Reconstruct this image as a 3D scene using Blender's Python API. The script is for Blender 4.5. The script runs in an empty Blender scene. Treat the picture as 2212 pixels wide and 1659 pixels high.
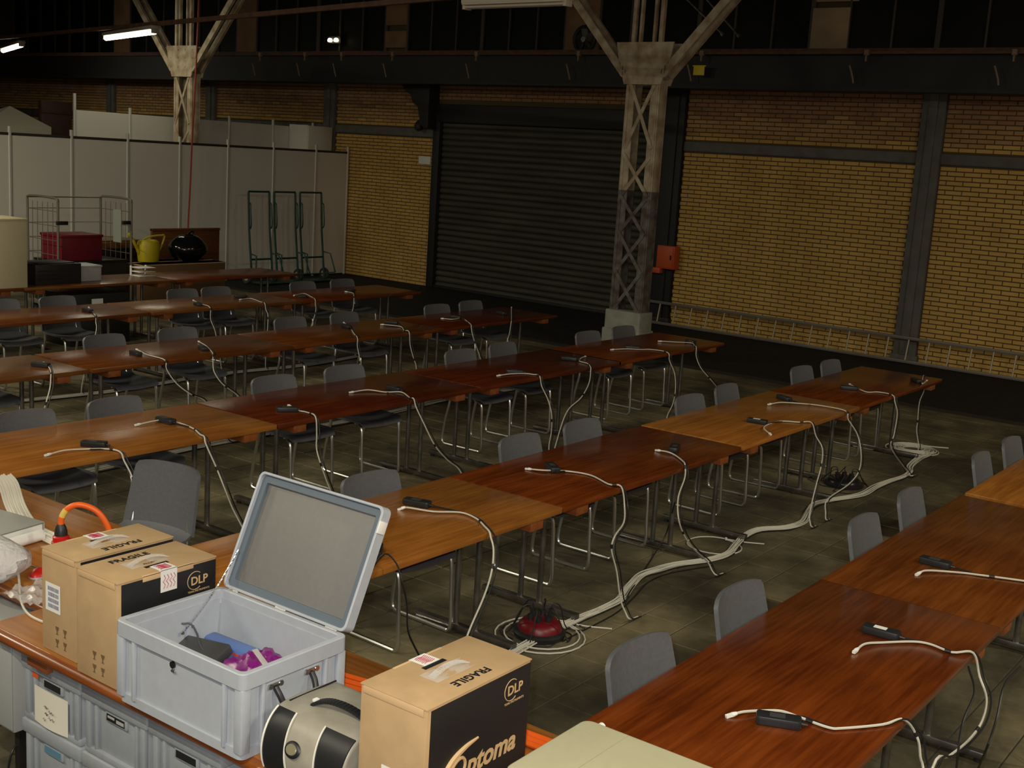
import bpy, bmesh, math, random
from mathutils import Vector, Matrix, Quaternion
random.seed(7)
PI = math.pi
SC = bpy.context.scene
COL = SC.collection

# ------------------------------------------------------------------ camera
H = 2.47                                   # eye height of the photographer (m)
FPX, YAW, PITCH, ROLL = 2614.58, 0.634296, -0.18608, 0.063033
CX, CY = 1106.0, 829.5
fwd = Vector((math.cos(PITCH)*math.cos(YAW), math.cos(PITCH)*math.sin(YAW), math.sin(PITCH)))
_r = fwd.cross(Vector((0, 0, 1))).normalized(); _u = _r.cross(fwd)
RT = math.cos(ROLL)*_r + math.sin(ROLL)*_u
UP = -math.sin(ROLL)*_r + math.cos(ROLL)*_u
cam = bpy.data.cameras.new('camera'); cam.sensor_width = 36; cam.lens = FPX/2212*36
cam.clip_start = 0.05; cam.clip_end = 200
camo = bpy.data.objects.new('camera', cam); COL.objects.link(camo)
M = Matrix((RT, UP, -fwd)).transposed().to_4x4(); M.translation = Vector((0, 0, H))
camo.matrix_world = M
SC.camera = camo

# ------------------------------------------------------------------ world, exposure, big lights
SC.view_settings.view_transform = 'Standard'; SC.view_settings.look = 'None'
SC.view_settings.gamma = 1; SC.view_settings.use_curve_mapping = False
SC.view_settings.exposure = 0.0
W = bpy.data.worlds.new('world'); SC.world = W; W.use_nodes = True
W.node_tree.nodes['Background'].inputs[0].default_value = (0.9, 0.85, 0.7, 1)
W.node_tree.nodes['Background'].inputs[1].default_value = 0.004
FLASH_W = 265; LAMP_W = 4
fl = bpy.data.lights.new('camera_flash', 'POINT'); fl.energy = FLASH_W; fl.shadow_soft_size = 0.02
fl.color = (1.0, 0.97, 0.94)
flo = bpy.data.objects.new('camera_flash', fl); COL.objects.link(flo)
flo.location = Vector((0, 0, H)) + UP*0.05 - RT*0.05

# ------------------------------------------------------------------ pixel -> surface helpers (photo frame 2212 x 1659)
def ray(x, y): return RT*((x-CX)/FPX) - UP*((y-CY)/FPX) + fwd
EYE = Vector((0, 0, H))
def onz(x, y, z): d = ray(x, y); return EYE + d*((z-H)/d.z)
def ony(x, y, Y): d = ray(x, y); return EYE + d*(Y/d.y)
def onx(x, y, X): d = ray(x, y); return EYE + d*(X/d.x)
def proj(p):
    v = Vector(p)-EYE; z = v.dot(fwd)
    if z < 0.1: return (-9999, -9999)
    return (CX+FPX*v.dot(RT)/z, CY-FPX*v.dot(UP)/z)
TZ = 0.72                                  # table tops

# ------------------------------------------------------------------ materials
MAT = {}
def mat(name, col, rough=0.6, metal=0.0, spec=0.5, noise=0.0, nscale=20.0, col2=None, bump=0.0, trans=0.0, alpha=1.0, emit=None, estr=0.0, stretch=(1, 1, 1), obj=True, detail=4):
    if name in MAT: return MAT[name]
    m = bpy.data.materials.new(name); m.use_nodes = True
    nt = m.node_tree; b = nt.nodes['Principled BSDF']
    b.inputs['Base Color'].default_value = (*col, 1); b.inputs['Roughness'].default_value = rough
    b.inputs['Metallic'].default_value = metal; b.inputs['Specular IOR Level'].default_value = spec
    if trans: b.inputs['Transmission Weight'].default_value = trans
    if alpha < 1: b.inputs['Alpha'].default_value = alpha
    if emit: b.inputs['Emission Color'].default_value = (*emit, 1); b.inputs['Emission Strength'].default_value = estr
    if noise or col2 or bump:
        tc = nt.nodes.new('ShaderNodeTexCoord'); mp = nt.nodes.new('ShaderNodeMapping')
        mp.inputs['Scale'].default_value = stretch
        nt.links.new(tc.outputs['Object'], mp.inputs['Vector'])
        n = nt.nodes.new('ShaderNodeTexNoise'); n.inputs['Scale'].default_value = nscale; n.inputs['Detail'].default_value = detail
        nt.links.new(mp.outputs[0], n.inputs['Vector'])
        if noise or col2:
            r = nt.nodes.new('ShaderNodeValToRGB')
            c2 = col2 if col2 else tuple(max(0, c*(1-noise)) for c in col)
            r.color_ramp.elements[0].position = 0.32; r.color_ramp.elements[1].position = 0.68
            r.color_ramp.elements[0].color = (*c2, 1); r.color_ramp.elements[1].color = (*col, 1)
            nt.links.new(n.outputs['Fac'], r.inputs[0]); nt.links.new(r.outputs[0], b.inputs['Base Color'])
        if bump:
            bp = nt.nodes.new('ShaderNodeBump'); bp.inputs['Strength'].default_value = bump; bp.inputs['Distance'].default_value = 0.01
            nt.links.new(n.outputs['Fac'], bp.inputs['Height']); nt.links.new(bp.outputs[0], b.inputs['Normal'])
    MAT[name] = m
    return m

def wood(name, a, c, rough=0.24, axis=0, stave=True):
    """long-grained varnished wood, grain along the object's local axis"""
    if name in MAT: return MAT[name]
    m = bpy.data.materials.new(name); m.use_nodes = True; nt = m.node_tree; b = nt.nodes['Principled BSDF']
    tc = nt.nodes.new('ShaderNodeTexCoord')
    def nz(sc, s, det=5):
        mp = nt.nodes.new('ShaderNodeMapping'); v = [s, s, s]; v[axis] = s*0.06
        mp.inputs['Scale'].default_value = v
        nt.links.new(tc.outputs['Object'], mp.inputs['Vector'])
        n = nt.nodes.new('ShaderNodeTexNoise'); n.inputs['Scale'].default_value = sc; n.inputs['Detail'].default_value = det
        nt.links.new(mp.outputs[0], n.inputs['Vector']); return n
    n1 = nz(1.0, 60, 6); n2 = nz(1.0, 14, 3)
    n3 = nt.nodes.new('ShaderNodeTexNoise'); n3.inputs['Scale'].default_value = 2.2
    nt.links.new(tc.outputs['Object'], n3.inputs['Vector'])
    a1 = nt.nodes.new('ShaderNodeMath'); a1.operation = 'ADD'; nt.links.new(n1.outputs['Fac'], a1.inputs[0]); nt.links.new(n2.outputs['Fac'], a1.inputs[1])
    a2 = nt.nodes.new('ShaderNodeMath'); a2.operation = 'ADD'; nt.links.new(a1.outputs[0], a2.inputs[0]); nt.links.new(n3.outputs['Fac'], a2.inputs[1])
    sc = nt.nodes.new('ShaderNodeMath'); sc.operation = 'MULTIPLY'; sc.inputs[1].default_value = 1/3; nt.links.new(a2.outputs[0], sc.inputs[0])
    r = nt.nodes.new('ShaderNodeValToRGB'); e = r.color_ramp.elements
    e[0].position = 0.40; e[1].position = 0.60; e[0].color = (*c, 1); e[1].color = (*a, 1)
    nt.links.new(sc.outputs[0], r.inputs[0]); nt.links.new(r.outputs[0], b.inputs['Base Color'])
    b.inputs['Roughness'].default_value = rough; b.inputs['Specular IOR Level'].default_value = 0.45
    bp = nt.nodes.new('ShaderNodeBump'); bp.inputs['Strength'].default_value = 0.05; bp.inputs['Distance'].default_value = 0.004
    nt.links.new(n1.outputs['Fac'], bp.inputs['Height']); nt.links.new(bp.outputs[0], b.inputs['Normal'])
    MAT[name] = m; return m

WOOD = {
 'orange': wood('wood_orange', (0.40, 0.155, 0.028), (0.24, 0.082, 0.014)),
 'red':    wood('wood_red',    (0.190, 0.043, 0.007), (0.085, 0.016, 0.003)),
 'dark':   wood('wood_dark',   (0.130, 0.025, 0.006), (0.062, 0.010, 0.003)),
 'brown':  wood('wood_brown',  (0.185, 0.055, 0.011), (0.092, 0.024, 0.005)),
 'tan':    wood('wood_tan',    (0.215, 0.082, 0.020), (0.115, 0.038, 0.009)),
}
DESKW = wood('wood_desk', (0.42, 0.17, 0.035), (0.26, 0.088, 0.015), axis=1)
DESKE = wood('wood_desk_edge', (0.28, 0.085, 0.018), (0.16, 0.04, 0.009), axis=1)
BATTEN = wood('wood_batten', (0.28, 0.085, 0.022), (0.19, 0.048, 0.012), axis=1, rough=0.5)
CHROME = mat('chrome_tube', (0.72, 0.72, 0.70), 0.32, 1.0)
BLACKSTEEL = mat('dark_steel', (0.035, 0.032, 0.03), 0.3, 0.6)
DARKCHROME = mat('worn_dark_chrome', (0.36, 0.345, 0.32), 0.32, 0.9, noise=0.5, nscale=9)
SHELL = mat('grey_shell_plastic', (0.115, 0.118, 0.131), 0.5, noise=0.12, nscale=60, bump=0.1)
BLK = mat('black_plastic', (0.018, 0.018, 0.02), 0.42)
BLKRUB = mat('black_cable', (0.012, 0.012, 0.013), 0.5)
WHTCAB = mat('white_cable', (0.62, 0.59, 0.51), 0.45)
WHTPLUG = mat('white_plug', (0.85, 0.85, 0.82), 0.35)
CARD = mat('cardboard', (0.50, 0.335, 0.18), 0.8, noise=0.12, nscale=14, spec=0.2, stretch=(1, 1, 1))
CARDEDGE = mat('cardboard_edge', (0.60, 0.40, 0.22), 0.85, spec=0.2)
PRINTBLK = mat('black_print', (0.012, 0.012, 0.014), 0.5)
PRINTTAN = mat('tan_print', (0.60, 0.40, 0.20), 0.7)
PAPER = mat('white_paper', (0.80, 0.79, 0.76), 0.7)
REDINK = mat('red_ink', (0.45, 0.03, 0.08), 0.7)
CRATE = mat('grey_crate_plastic', (0.43, 0.46, 0.52), 0.48, noise=0.06, nscale=30)
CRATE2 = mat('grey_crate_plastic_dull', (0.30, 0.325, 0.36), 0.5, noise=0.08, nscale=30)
CRATEIN = mat('grey_lid_panel', (0.19, 0.185, 0.18), 0.55, noise=0.06, nscale=60)
LIDFRAME = mat('blue_grey_shaded_lid_frame', (0.115, 0.145, 0.185), 0.5)  # shade of the inset lid frame put into a darker blue-grey
CLEAR = mat('clear_tape', (0.9, 0.88, 0.86), 0.25, alpha=0.2)
ORANGE = mat('orange_cable', (0.85, 0.13, 0.012), 0.4)
REDPL = mat('red_plastic', (0.55, 0.012, 0.012), 0.35)
YELTAPE = mat('yellow_tape', (0.75, 0.55, 0.12), 0.5)
CREAM = mat('cream_plastic', (0.52, 0.49, 0.33), 0.5, noise=0.04, nscale=40)
STEEL = mat('bright_steel', (0.7, 0.7, 0.7), 0.25, 1.0)

# ------------------------------------------------------------------ mesh helpers
class MB:
    """collects boxes, tubes, lathes, prisms; build() links them as ONE mesh object"""
    def __init__(s): s.v = []; s.f = []; s.mi = []
    def add(s, vs, fs, mi=0):
        o = len(s.v); s.v += [tuple(v) for v in vs]; s.f += [tuple(i+o for i in f) for f in fs]; s.mi += [mi]*len(fs); return s
    def box(s, a, b, mat=None, mi=0):
        x0, y0, z0 = a; x1, y1, z1 = b
        vs = [Vector(p) for p in ((x0, y0, z0), (x1, y0, z0), (x1, y1, z0), (x0, y1, z0), (x0, y0, z1), (x1, y0, z1), (x1, y1, z1), (x0, y1, z1))]
        if mat is not None: vs = [mat @ v for v in vs]
        return s.add(vs, [(0, 3, 2, 1), (4, 5, 6, 7), (0, 1, 5, 4), (1, 2, 6, 5), (2, 3, 7, 6), (3, 0, 4, 7)], mi)
    def beam(s, p, q, w, h, up=Vector((0, 0, 1)), mi=0):
        """square bar from p to q, w across, h along up"""
        p, q = Vector(p), Vector(q); d = (q-p); L = d.length; d.normalize()
        sx = d.cross(up)
        if sx.length < 1e-4: sx = d.cross(Vector((1, 0, 0)))
        sx.normalize(); u = sx.cross(d)
        m = Matrix((d, sx, u)).transposed().to_4x4(); m.translation = p
        return s.box((0, -w/2, -h/2), (L, w/2, h/2), m, mi)
    def tube(s, pts, r, n=8, cap=True, mi=0):
        pts = [Vector(p) for p in pts]
        rs = r if isinstance(r, (list, tuple)) else [r]*len(pts)
        ts = []
        for i in range(len(pts)):
            t = (pts[min(i+1, len(pts)-1)]-pts[max(i-1, 0)])
            ts.append(t.normalized() if t.length > 1e-9 else Vector((0, 0, 1)))
        ref = Vector((0, 0, 1)) if abs(ts[0].z) < 0.9 else Vector((1, 0, 0))
        nrm = (ref - ts[0]*ref.dot(ts[0])).normalized()
        vs = []; prev = ts[0]
        for i, p in enumerate(pts):
            if i:
                q = prev.rotation_difference(ts[i]); nrm = q @ nrm; nrm = (nrm - ts[i]*nrm.dot(ts[i])).normalized(); prev = ts[i]
            b = ts[i].cross(nrm)
            for k in range(n):
                a = 2*PI*k/n; vs.append(p + (nrm*math.cos(a)+b*math.sin(a))*rs[i])
        fs = []
        for i in range(len(pts)-1):
            for k in range(n):
                k2 = (k+1) % n; fs.append((i*n+k, i*n+k2, (i+1)*n+k2, (i+1)*n+k))
        if cap:
            fs.append(tuple(range(n-1, -1, -1))); m = (len(pts)-1)*n; fs.append(tuple(range(m, m+n)))
        return s.add(vs, fs, mi)
    def cyl(s, p, q, r, n=16, mi=0): return s.tube([p, q], r, n, True, mi)
    def lathe(s, prof, n=24, c=(0, 0, 0), mi=0, sx=1, sy=1):
        vs = []; m = len(prof); c = Vector(c)
        for k in range(n):
            a = 2*PI*k/n
            for r, z in prof: vs.append(c+Vector((r*math.cos(a)*sx, r*math.sin(a)*sy, z)))
        fs = []
        for k in range(n):
            k2 = (k+1) % n
            for j in range(m-1): fs.append((k*m+j, k2*m+j, k2*m+j+1, k*m+j+1))
        fs.append(tuple(k*m for k in range(n-1, -1, -1))); fs.append(tuple(k*m+m-1 for k in range(n)))
        return s.add(vs, fs, mi)
    def prism(s, poly, a, b, mat=None, mi=0):
        """poly: 2D points (x,y) extruded from z=a to z=b, then placed by mat"""
        n = len(poly); vs = [Vector((x, y, a)) for x, y in poly]+[Vector((x, y, b)) for x, y in poly]
        if mat is not None: vs = [mat @ v for v in vs]
        fs = [tuple(range(n-1, -1, -1)), tuple(range(n, 2*n))]+[(i, (i+1) % n, n+(i+1) % n, n+i) for i in range(n)]
        return s.add(vs, fs, mi)
    def sheet(s, fn, nu, nv, th, mi=0):
        """closed slab over a parametric surface fn(u,v)->(point, normal), u,v in 0..1"""
        F, B = [], []
        for j in range(nv+1):
            for i in range(nu+1):
                p, n = fn(i/nu, j/nv); F.append(Vector(p)); B.append(Vector(p)-Vector(n)*th)
        w = nu+1; N = len(F); fs = []
        for j in range(nv):
            for i in range(nu):
                a = j*w+i; fs.append((a, a+1, a+w+1, a+w)); fs.append((N+a, N+a+w, N+a+w+1, N+a+1))
        rim = [i for i in range(w)]+[j*w+nu for j in range(1, nv+1)]+[nv*w+i for i in range(nu-1, -1, -1)]+[j*w for j in range(nv-1, 0, -1)]
        for k in range(len(rim)):
            a, b = rim[k], rim[(k+1) % len(rim)]; fs.append((b, a, N+a, N+b))
        return s.add(F+B, fs, mi)
    def mesh(s, name, bev=0, seg=2, smooth=True, ang=40):
        me = bpy.data.meshes.new(name); me.from_pydata(s.v, [], s.f); me.update()
        if any(s.mi):
            me.polygons.foreach_set('material_index', s.mi)
        bm = bmesh.new(); bm.from_mesh(me)
        bmesh.ops.recalc_face_normals(bm, faces=bm.faces)
        if bev:
            bmesh.ops.bevel(bm, geom=[e for e in bm.edges if e.calc_face_angle(0) > 0.6], offset=bev, segments=seg, affect='EDGES', profile=0.5, clamp_overlap=True)
        bm.to_mesh(me); bm.free()
        if smooth:
            me.polygons.foreach_set('use_smooth', [True]*len(me.polygons)); me.set_sharp_from_angle(angle=math.radians(ang))
        return me
    def build(s, name, mt, parent=None, bev=0, seg=2, smooth=True, ang=40, loc=None):
        me = s.mesh(name, bev, seg, smooth, ang)
        for m in (mt if isinstance(mt, (list, tuple)) else [mt]): me.materials.append(m)
        return link(name, me, parent, loc)
def link(name, me, parent=None, loc=None):
    o = bpy.data.objects.new(name, me); COL.objects.link(o)
    if parent is not None: o.parent = parent
    if loc is not None: o.location = loc
    return o
def tag(o, label, cat, group=None):
    o['label'] = label; o['category'] = cat
    if group: o['group'] = group
    return o
def thing(name, label, cat, loc=(0, 0, 0), rz=0, group=None):
    o = bpy.data.objects.new(name, None); COL.objects.link(o); o.empty_display_size = 0.1
    o.location = loc; o.rotation_euler = (0, 0, rz)
    return tag(o, label, cat, group)
def struct(o): o['kind'] = 'structure'; return o
def stuff(o): o['kind'] = 'stuff'; return o
def copy_tree(o, parent=None):
    c = o.copy(); COL.objects.link(c); c.parent = parent
    for ch in list(o.children): copy_tree(ch, c)
    return c
def rounded(x0, y0, x1, y1, r, n=5):
    out = []
    for (cx, cy, a0) in ((x1-r, y1-r, 0), (x0+r, y1-r, PI/2), (x0+r, y0+r, PI), (x1-r, y0+r, 1.5*PI)):
        for k in range(n+1):
            a = a0+PI/2*k/n; out.append((cx+r*math.cos(a), cy+r*math.sin(a)))
    return out
def smooth_path(pts, sub=5):
    P = [Vector(p) for p in pts]
    if len(P) < 3: return P
    Q = [P[0]*2-P[1]]+P+[P[-1]*2-P[-2]]; out = []
    for i in range(1, len(Q)-2):
        p0, p1, p2, p3 = Q[i-1:i+3]
        for k in range(sub):
            t = k/sub
            out.append(0.5*((2*p1)+(p2-p0)*t+(2*p0-5*p1+4*p2-p3)*t*t+(3*p1-p0-3*p2+p3)*t**3))
    out.append(P[-1]); return out
def text_mesh(txt, size, shear=0.0, off=0.0, ext=0.0006, space=1.0):
    cu = bpy.data.curves.new('lettering', 'FONT'); cu.body = txt; cu.size = size; cu.shear = shear; cu.offset = off
    cu.extrude = ext; cu.align_x = 'LEFT'; cu.space_character = space; cu.resolution_u = 3
    o = bpy.data.objects.new('lettering', cu); COL.objects.link(o)
    dg = bpy.context.evaluated_depsgraph_get()
    me = bpy.data.meshes.new_from_object(o.evaluated_get(dg)); me.materials.clear()
    bpy.data.objects.remove(o); bpy.data.curves.remove(cu)
    return me
def place_text(name, txt, size, origin, xdir, ydir, mt, parent, **kw):
    """lettering whose baseline runs along xdir, tops towards ydir; origin in the parent's local space"""
    me = text_mesh(txt, size, **kw); me.materials.append(mt)
    x = Vector(xdir).normalized(); y = Vector(ydir).normalized(); z = x.cross(y)
    m = Matrix((x, y, z)).transposed().to_4x4(); m.translation = Vector(origin)
    me.transform(m); return link(name, me, parent)
ORD = ['leftmost', 'second', 'third', 'fourth', 'fifth', 'sixth', 'seventh', 'eighth', 'ninth', 'tenth']
def nth(i): return 'leftmost' if i == 0 else ORD[i]+' from the left'

# ================================================================== THE SETTING
PAVE = mat('paving_slab', (0.215, 0.182, 0.115), 0.75, col2=(0.085, 0.074, 0.052), nscale=1.7, bump=0.15, spec=0.2, detail=8)
_nt = PAVE.node_tree; _b = _nt.nodes['Principled BSDF']; _src = _b.inputs['Base Color'].links[0].from_socket
_tc = _nt.nodes.new('ShaderNodeTexCoord'); _n = _nt.nodes.new('ShaderNodeTexNoise'); _n.inputs['Scale'].default_value = 0.9; _n.inputs['Detail'].default_value = 7; _n.inputs['Roughness'].default_value = 0.65
_r = _nt.nodes.new('ShaderNodeValToRGB'); _r.color_ramp.elements[0].position = 0.40; _r.color_ramp.elements[1].position = 0.66
_r.color_ramp.elements[0].color = (0.42, 0.42, 0.40, 1); _r.color_ramp.elements[1].color = (1.35, 1.3, 1.15, 1)
_m = _nt.nodes.new('ShaderNodeMix'); _m.data_type = 'RGBA'; _m.blend_type = 'MULTIPLY'; _m.inputs[0].default_value = 1
_nt.links.new(_tc.outputs['Object'], _n.inputs['Vector']); _nt.links.new(_n.outputs['Fac'], _r.inputs[0])
_nt.links.new(_src, _m.inputs[6]); _nt.links.new(_r.outputs[0], _m.inputs[7]); _nt.links.new(_m.outputs[2], _b.inputs['Base Color'])
JOINT = mat('paving_joint', (0.045, 0.040, 0.030), 0.9, spec=0.2)
ASPH = mat('dark_asphalt', (0.020, 0.020, 0.021), 0.85, noise=0.4, nscale=6, spec=0.25)
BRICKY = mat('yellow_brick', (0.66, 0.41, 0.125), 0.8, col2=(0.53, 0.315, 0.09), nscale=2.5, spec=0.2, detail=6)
BRICKM = mat('brown_falloff_brick', (0.50, 0.30, 0.125), 0.82, col2=(0.40, 0.23, 0.09), nscale=3, spec=0.2, detail=6)  # light falling off up the wall, put into a browner brick colour
BRICKR = mat('brown_red_falloff_brick', (0.38, 0.205, 0.11), 0.85, col2=(0.28, 0.145, 0.08), nscale=3.5, spec=0.2, detail=6)  # top of that light falloff, painted as darker, redder brick
MORTAR = mat('dark_mortar', (0.10, 0.075, 0.04), 0.95, spec=0.1)
CONC = mat('grey_concrete', (0.16, 0.15, 0.14), 0.85, noise=0.25, nscale=5, spec=0.2)
CONCL = mat('pale_concrete', (0.34, 0.35, 0.29), 0.85, noise=0.25, nscale=7, spec=0.2)
BLACKP = mat('black_painted_steel', (0.014, 0.014, 0.016), 0.6)
SHUT = mat('green_grey_shutter', (0.078, 0.076, 0.052), 0.6, noise=0.4, nscale=3, spec=0.3, stretch=(1, 0.3, 4))
GLASSD = mat('dark_window_glass', (0.008, 0.008, 0.009), 0.5, spec=0.15)
MULL = mat('window_bar_paint', (0.075, 0.060, 0.050), 0.6)
CEILM = mat('dark_roof_boards', (0.05, 0.03, 0.022), 0.8, noise=0.3, nscale=4)
RUST = mat('rusty_brown_steel', (0.14, 0.065, 0.04), 0.7, noise=0.5, nscale=8)
BOARD = mat('white_laminate', (0.70, 0.665, 0.60), 0.5)
ALU = mat('aluminium_profile', (0.70, 0.69, 0.64), 0.4, 0.3)

G = 0.255; GX0, GY0 = 5.42, 3.15                   # paving grid
FX0, FX1, FY0, FY1 = -6.0, 13.55, -7.0, 33.0
floor = struct(MB().box((FX0, FY0, -0.25), (FX1, FY1, -0.006)).build('floor', JOINT, smooth=False))
lane = struct(MB().box((FX1, FY0, -0.25), (19.0, FY1, -0.004)).build('floor_lane', ASPH, smooth=False))
TABLE_RECTS = []                                   # filled in further down, needed to know which slabs are in view
ROWS = {'A': (1.12, 1.89, [2.93, 4.95, 7.05, 9.1], 2.03), 'B': (3.30, 4.07, [2.97, 5.0, 7.05, 9.06], 2.02),
        'C': (5.57, 6.37, [3.08, 5.12, 7.17, 9.17], 2.03), 'D': (7.74, 8.51, [3.22, 5.26, 7.28, 9.29], 2.01),
        'E': (9.97, 10.74, [5.42, 7.46, 9.49], 2.02), 'F': (12.12, 12.89, [5.36, 7.39, 9.42], 2.02)}
for k, (y0, y1, xs, L) in ROWS.items():
    TABLE_RECTS.append((xs[0], y0, xs[-1]+L, y1))
TABLE_RECTS += [(2.18, 1.0, 2.93, 3.85), (2.42, 3.85, 3.2, 6)]
def hidden(p):
    d = EYE-p; t = (TZ-p.z)/d.z; q = p+d*t
    return any(a < q.x < c and b < q.y < e for a, b, c, e in TABLE_RECTS)
slabs = []
i0, i1 = math.floor((2.4-GX0)/G), math.floor((FX1-GX0)/G)
j0, j1 = math.floor((-2-GY0)/G), math.floor((20-GY0)/G)
for i in range(i0, i1):
    for j in range(j0, j1):
        c = Vector((GX0+(i+.5)*G, GY0+(j+.5)*G, 0)); px = proj(c)
        vis = -30 < px[0] < 2240 and 500 < px[1] < 1690
        slabs.append((0 if (vis and not hidden(c)) else 1, (c-EYE).length, c, vis))
slabs.sort(key=lambda s: (s[0], s[1]))
def slab_mb(mb, c, hx, hy, z):
    vs = [(c.x-hx, c.y-hy, -0.006), (c.x+hx, c.y-hy, -0.006), (c.x+hx, c.y+hy, -0.006), (c.x-hx, c.y+hy, -0.006)]
    e = 0.004
    vs += [(c.x-hx+e, c.y-hy+e, z), (c.x+hx-e, c.y-hy+e, z), (c.x+hx-e, c.y+hy-e, z), (c.x-hx+e, c.y+hy-e, z)]
    return mb.add(vs, [(4, 5, 6, 7), (0, 1, 5, 4), (1, 2, 6, 5), (2, 3, 7, 6), (3, 0, 4, 7)])
rest = MB()
for k, (a, d, c, vis) in enumerate(slabs):
    z = -0.001+random.uniform(-0.0015, 0.001)
    if k < 300 and a == 0: slab_mb(MB(), c, G/2-0.0028, G/2-0.0028, z).build('paving_slab', PAVE, floor, smooth=False)
    else: slab_mb(rest, c, G/2-0.0028, G/2-0.0028, z)
stuff(rest.build('paving_slabs_beyond', PAVE, floor, smooth=False))

# ---- far wall, turned very slightly
WT = -0.035; WO = Vector((16.484, 0, 0))
def wmat(): 
    m = Matrix.Rotation(WT, 4, 'Z'); m.translation = WO; return m
WM = wmat()
def onwall(o): o.matrix_world = WM; return o
DY0, DY1, DZ = 9.98, 14.50, 3.30
mb = MB()
mb.box((0.012, -7, 0), (0.35, DY0, 3.3)); mb.box((0.012, DY1, 0), (0.35, 33, 3.3)); mb.box((0.012, -7, 3.3), (0.35, 33, 8.2)); mb.box((0.30, DY0, 0), (0.35, DY1, 3.3))
wall = struct(onwall(mb.build('wall_back', MORTAR, smooth=False)))
BL, BH, BG = 0.215, 0.0505, 0.012
def brick(mb, s, z, w=BL, h=BH, x0=0.0):
    j = random.uniform(-0.002, 0.002)
    vs = [(0.013, s, z), (0.013, s+w, z), (0.013, s+w, z+h), (0.013, s, z+h), (j, s+.002, z+.002), (j, s+w-.002, z+.002), (j, s+w-.002, z+h-.002), (j, s+.002, z+h-.002)]
    return mb.add(vs, [(7, 6, 5, 4), (0, 4, 5, 1), (1, 5, 6, 2), (2, 6, 7, 3), (3, 7, 4, 0)])
PILS = [(5.36, 5.68), (9.36, 9.86), (17.2, 17.5), (20.9, 21.2), (24.6, 24.9), (1.5, 1.8)]
BANDZ = (2.72, 2.85)
cand = []
nrow = int(3.95/(BH+BG))
for r in range(nrow):
    z = 0.006+r*(BH+BG)
    if z+BH > BANDZ[0]-0.02 and z < BANDZ[1]+0.01: continue
    obst = sorted(PILS+([(DY0-0.1, DY1+0.1)] if z < DZ+0.02 else []))
    free = []; s0 = -5.0
    for a, b in obst:
        if b <= s0: continue
        if a > s0: free.append((s0, a-0.006))
        s0 = b+0.006
    free.append((s0, 30.5))
    for a, b in free:
        s = 2.2+(0.113 if r % 2 else 0)+(BL+BG)*math.floor((a-2.2)/(BL+BG))-(BL+BG)
        while s < b:
            u, v = max(s, a), min(s+BL, b)
            if v-u > 0.03 and (z > 1.9 or v < 17.5): cand.append((u, z, v-u))
            s += BL+BG
cand.sort(key=lambda t: (t[0]-1.6)**2*1.0+0.2*(t[1]-1.2)**2 if proj(WM @ Vector((0, t[0], t[1])))[0] < 2225 else 1e6)
my, mm_, mr = MB(), MB(), MB()
for k, (s, z, w_) in enumerate(cand):
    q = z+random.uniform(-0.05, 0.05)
    kind = 2 if q > 3.22 else 1 if q > 2.93 else 0  # upper courses take the dimmer bricks: light falloff painted by height
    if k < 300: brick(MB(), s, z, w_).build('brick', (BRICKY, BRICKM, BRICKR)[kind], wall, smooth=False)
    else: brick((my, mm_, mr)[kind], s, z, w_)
stuff(my.build('yellow_bricks_beyond', BRICKY, wall, smooth=False)); stuff(mm_.build('brown_falloff_bricks_above', BRICKM, wall, smooth=False)); stuff(mr.build('red_falloff_bricks_above', BRICKR, wall, smooth=False))
# pilasters and bands
for k, (a, b) in enumerate(PILS):
    mb = MB().box((-0.07, a, 0), (0.02, b, 3.75))
    mb.box((-0.085, a-0.03, 0), (0.02, b+0.03, 0.10))
    mb.box((-0.10, a+0.1, 0.1), (-0.07, b-0.1, 3.7))
    struct(onwall(mb.build('trim_%d' % (k+1), BLACKP if k == 1 else CONC, bev=0.006)))
for k, (a, b) in enumerate(((-7, 1.5), (1.8, 5.36), (5.68, 9.36), (14.62, 17.2), (17.5, 20.9), (21.2, 30))):
    mb = MB().box((-0.018, a, BANDZ[0]), (0.02, b, BANDZ[1])); mb.box((-0.024, a, BANDZ[0]-0.012), (0.02, b, BANDZ[0]))
    struct(onwall(mb.build('trim_%d' % (k+11), CONC, bev=0.004)))
# roller shutter
door = struct(onwall(MB().box((0.09, DY0, 0), (0.12, DY1, 3.0)).build('door_1', BLACKP, smooth=False)))
nsl = 28; sh = 3.0/nsl
prof = [(0.095, 0), (0.060, 0.012), (0.045, 0.035), (0.045, sh-0.035), (0.060, sh-0.014), (0.088, sh-0.004), (0.095, sh)]
for k in range(nsl):
    mb = MB(); n = len(prof); z = k*sh; a, b = DY0+0.03, DY1-0.05
    vs = [(x, a, z+h) for x, h in prof]+[(x, b, z+h) for x, h in prof]
    mb.add(vs, [(i, i+1, n+i+1, n+i) for i in range(n-1)])
    mb.build('slat', SHUT, door)
MB().box((-0.06, DY0, 2.98), (0.2, DY1, 3.30)).build('shutter_housing', BLACKP, door, bev=0.02)
MB().box((-0.05, DY1-0.06, 0), (0.12, DY1+0.10, 3.3)).build('guide_rail', BLACKP, door, bev=0.008)
MB().box((-0.05, DY0-0.10, 0), (0.12, DY0+0.05, 3.3)).build('guide_rail', BLACKP, door, bev=0.008)
MB().box((-0.01, DY0, 0), (0.1, DY1-0.05, 0.05)).build('bottom_rail', BLACKP, door, bev=0.008)
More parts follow.
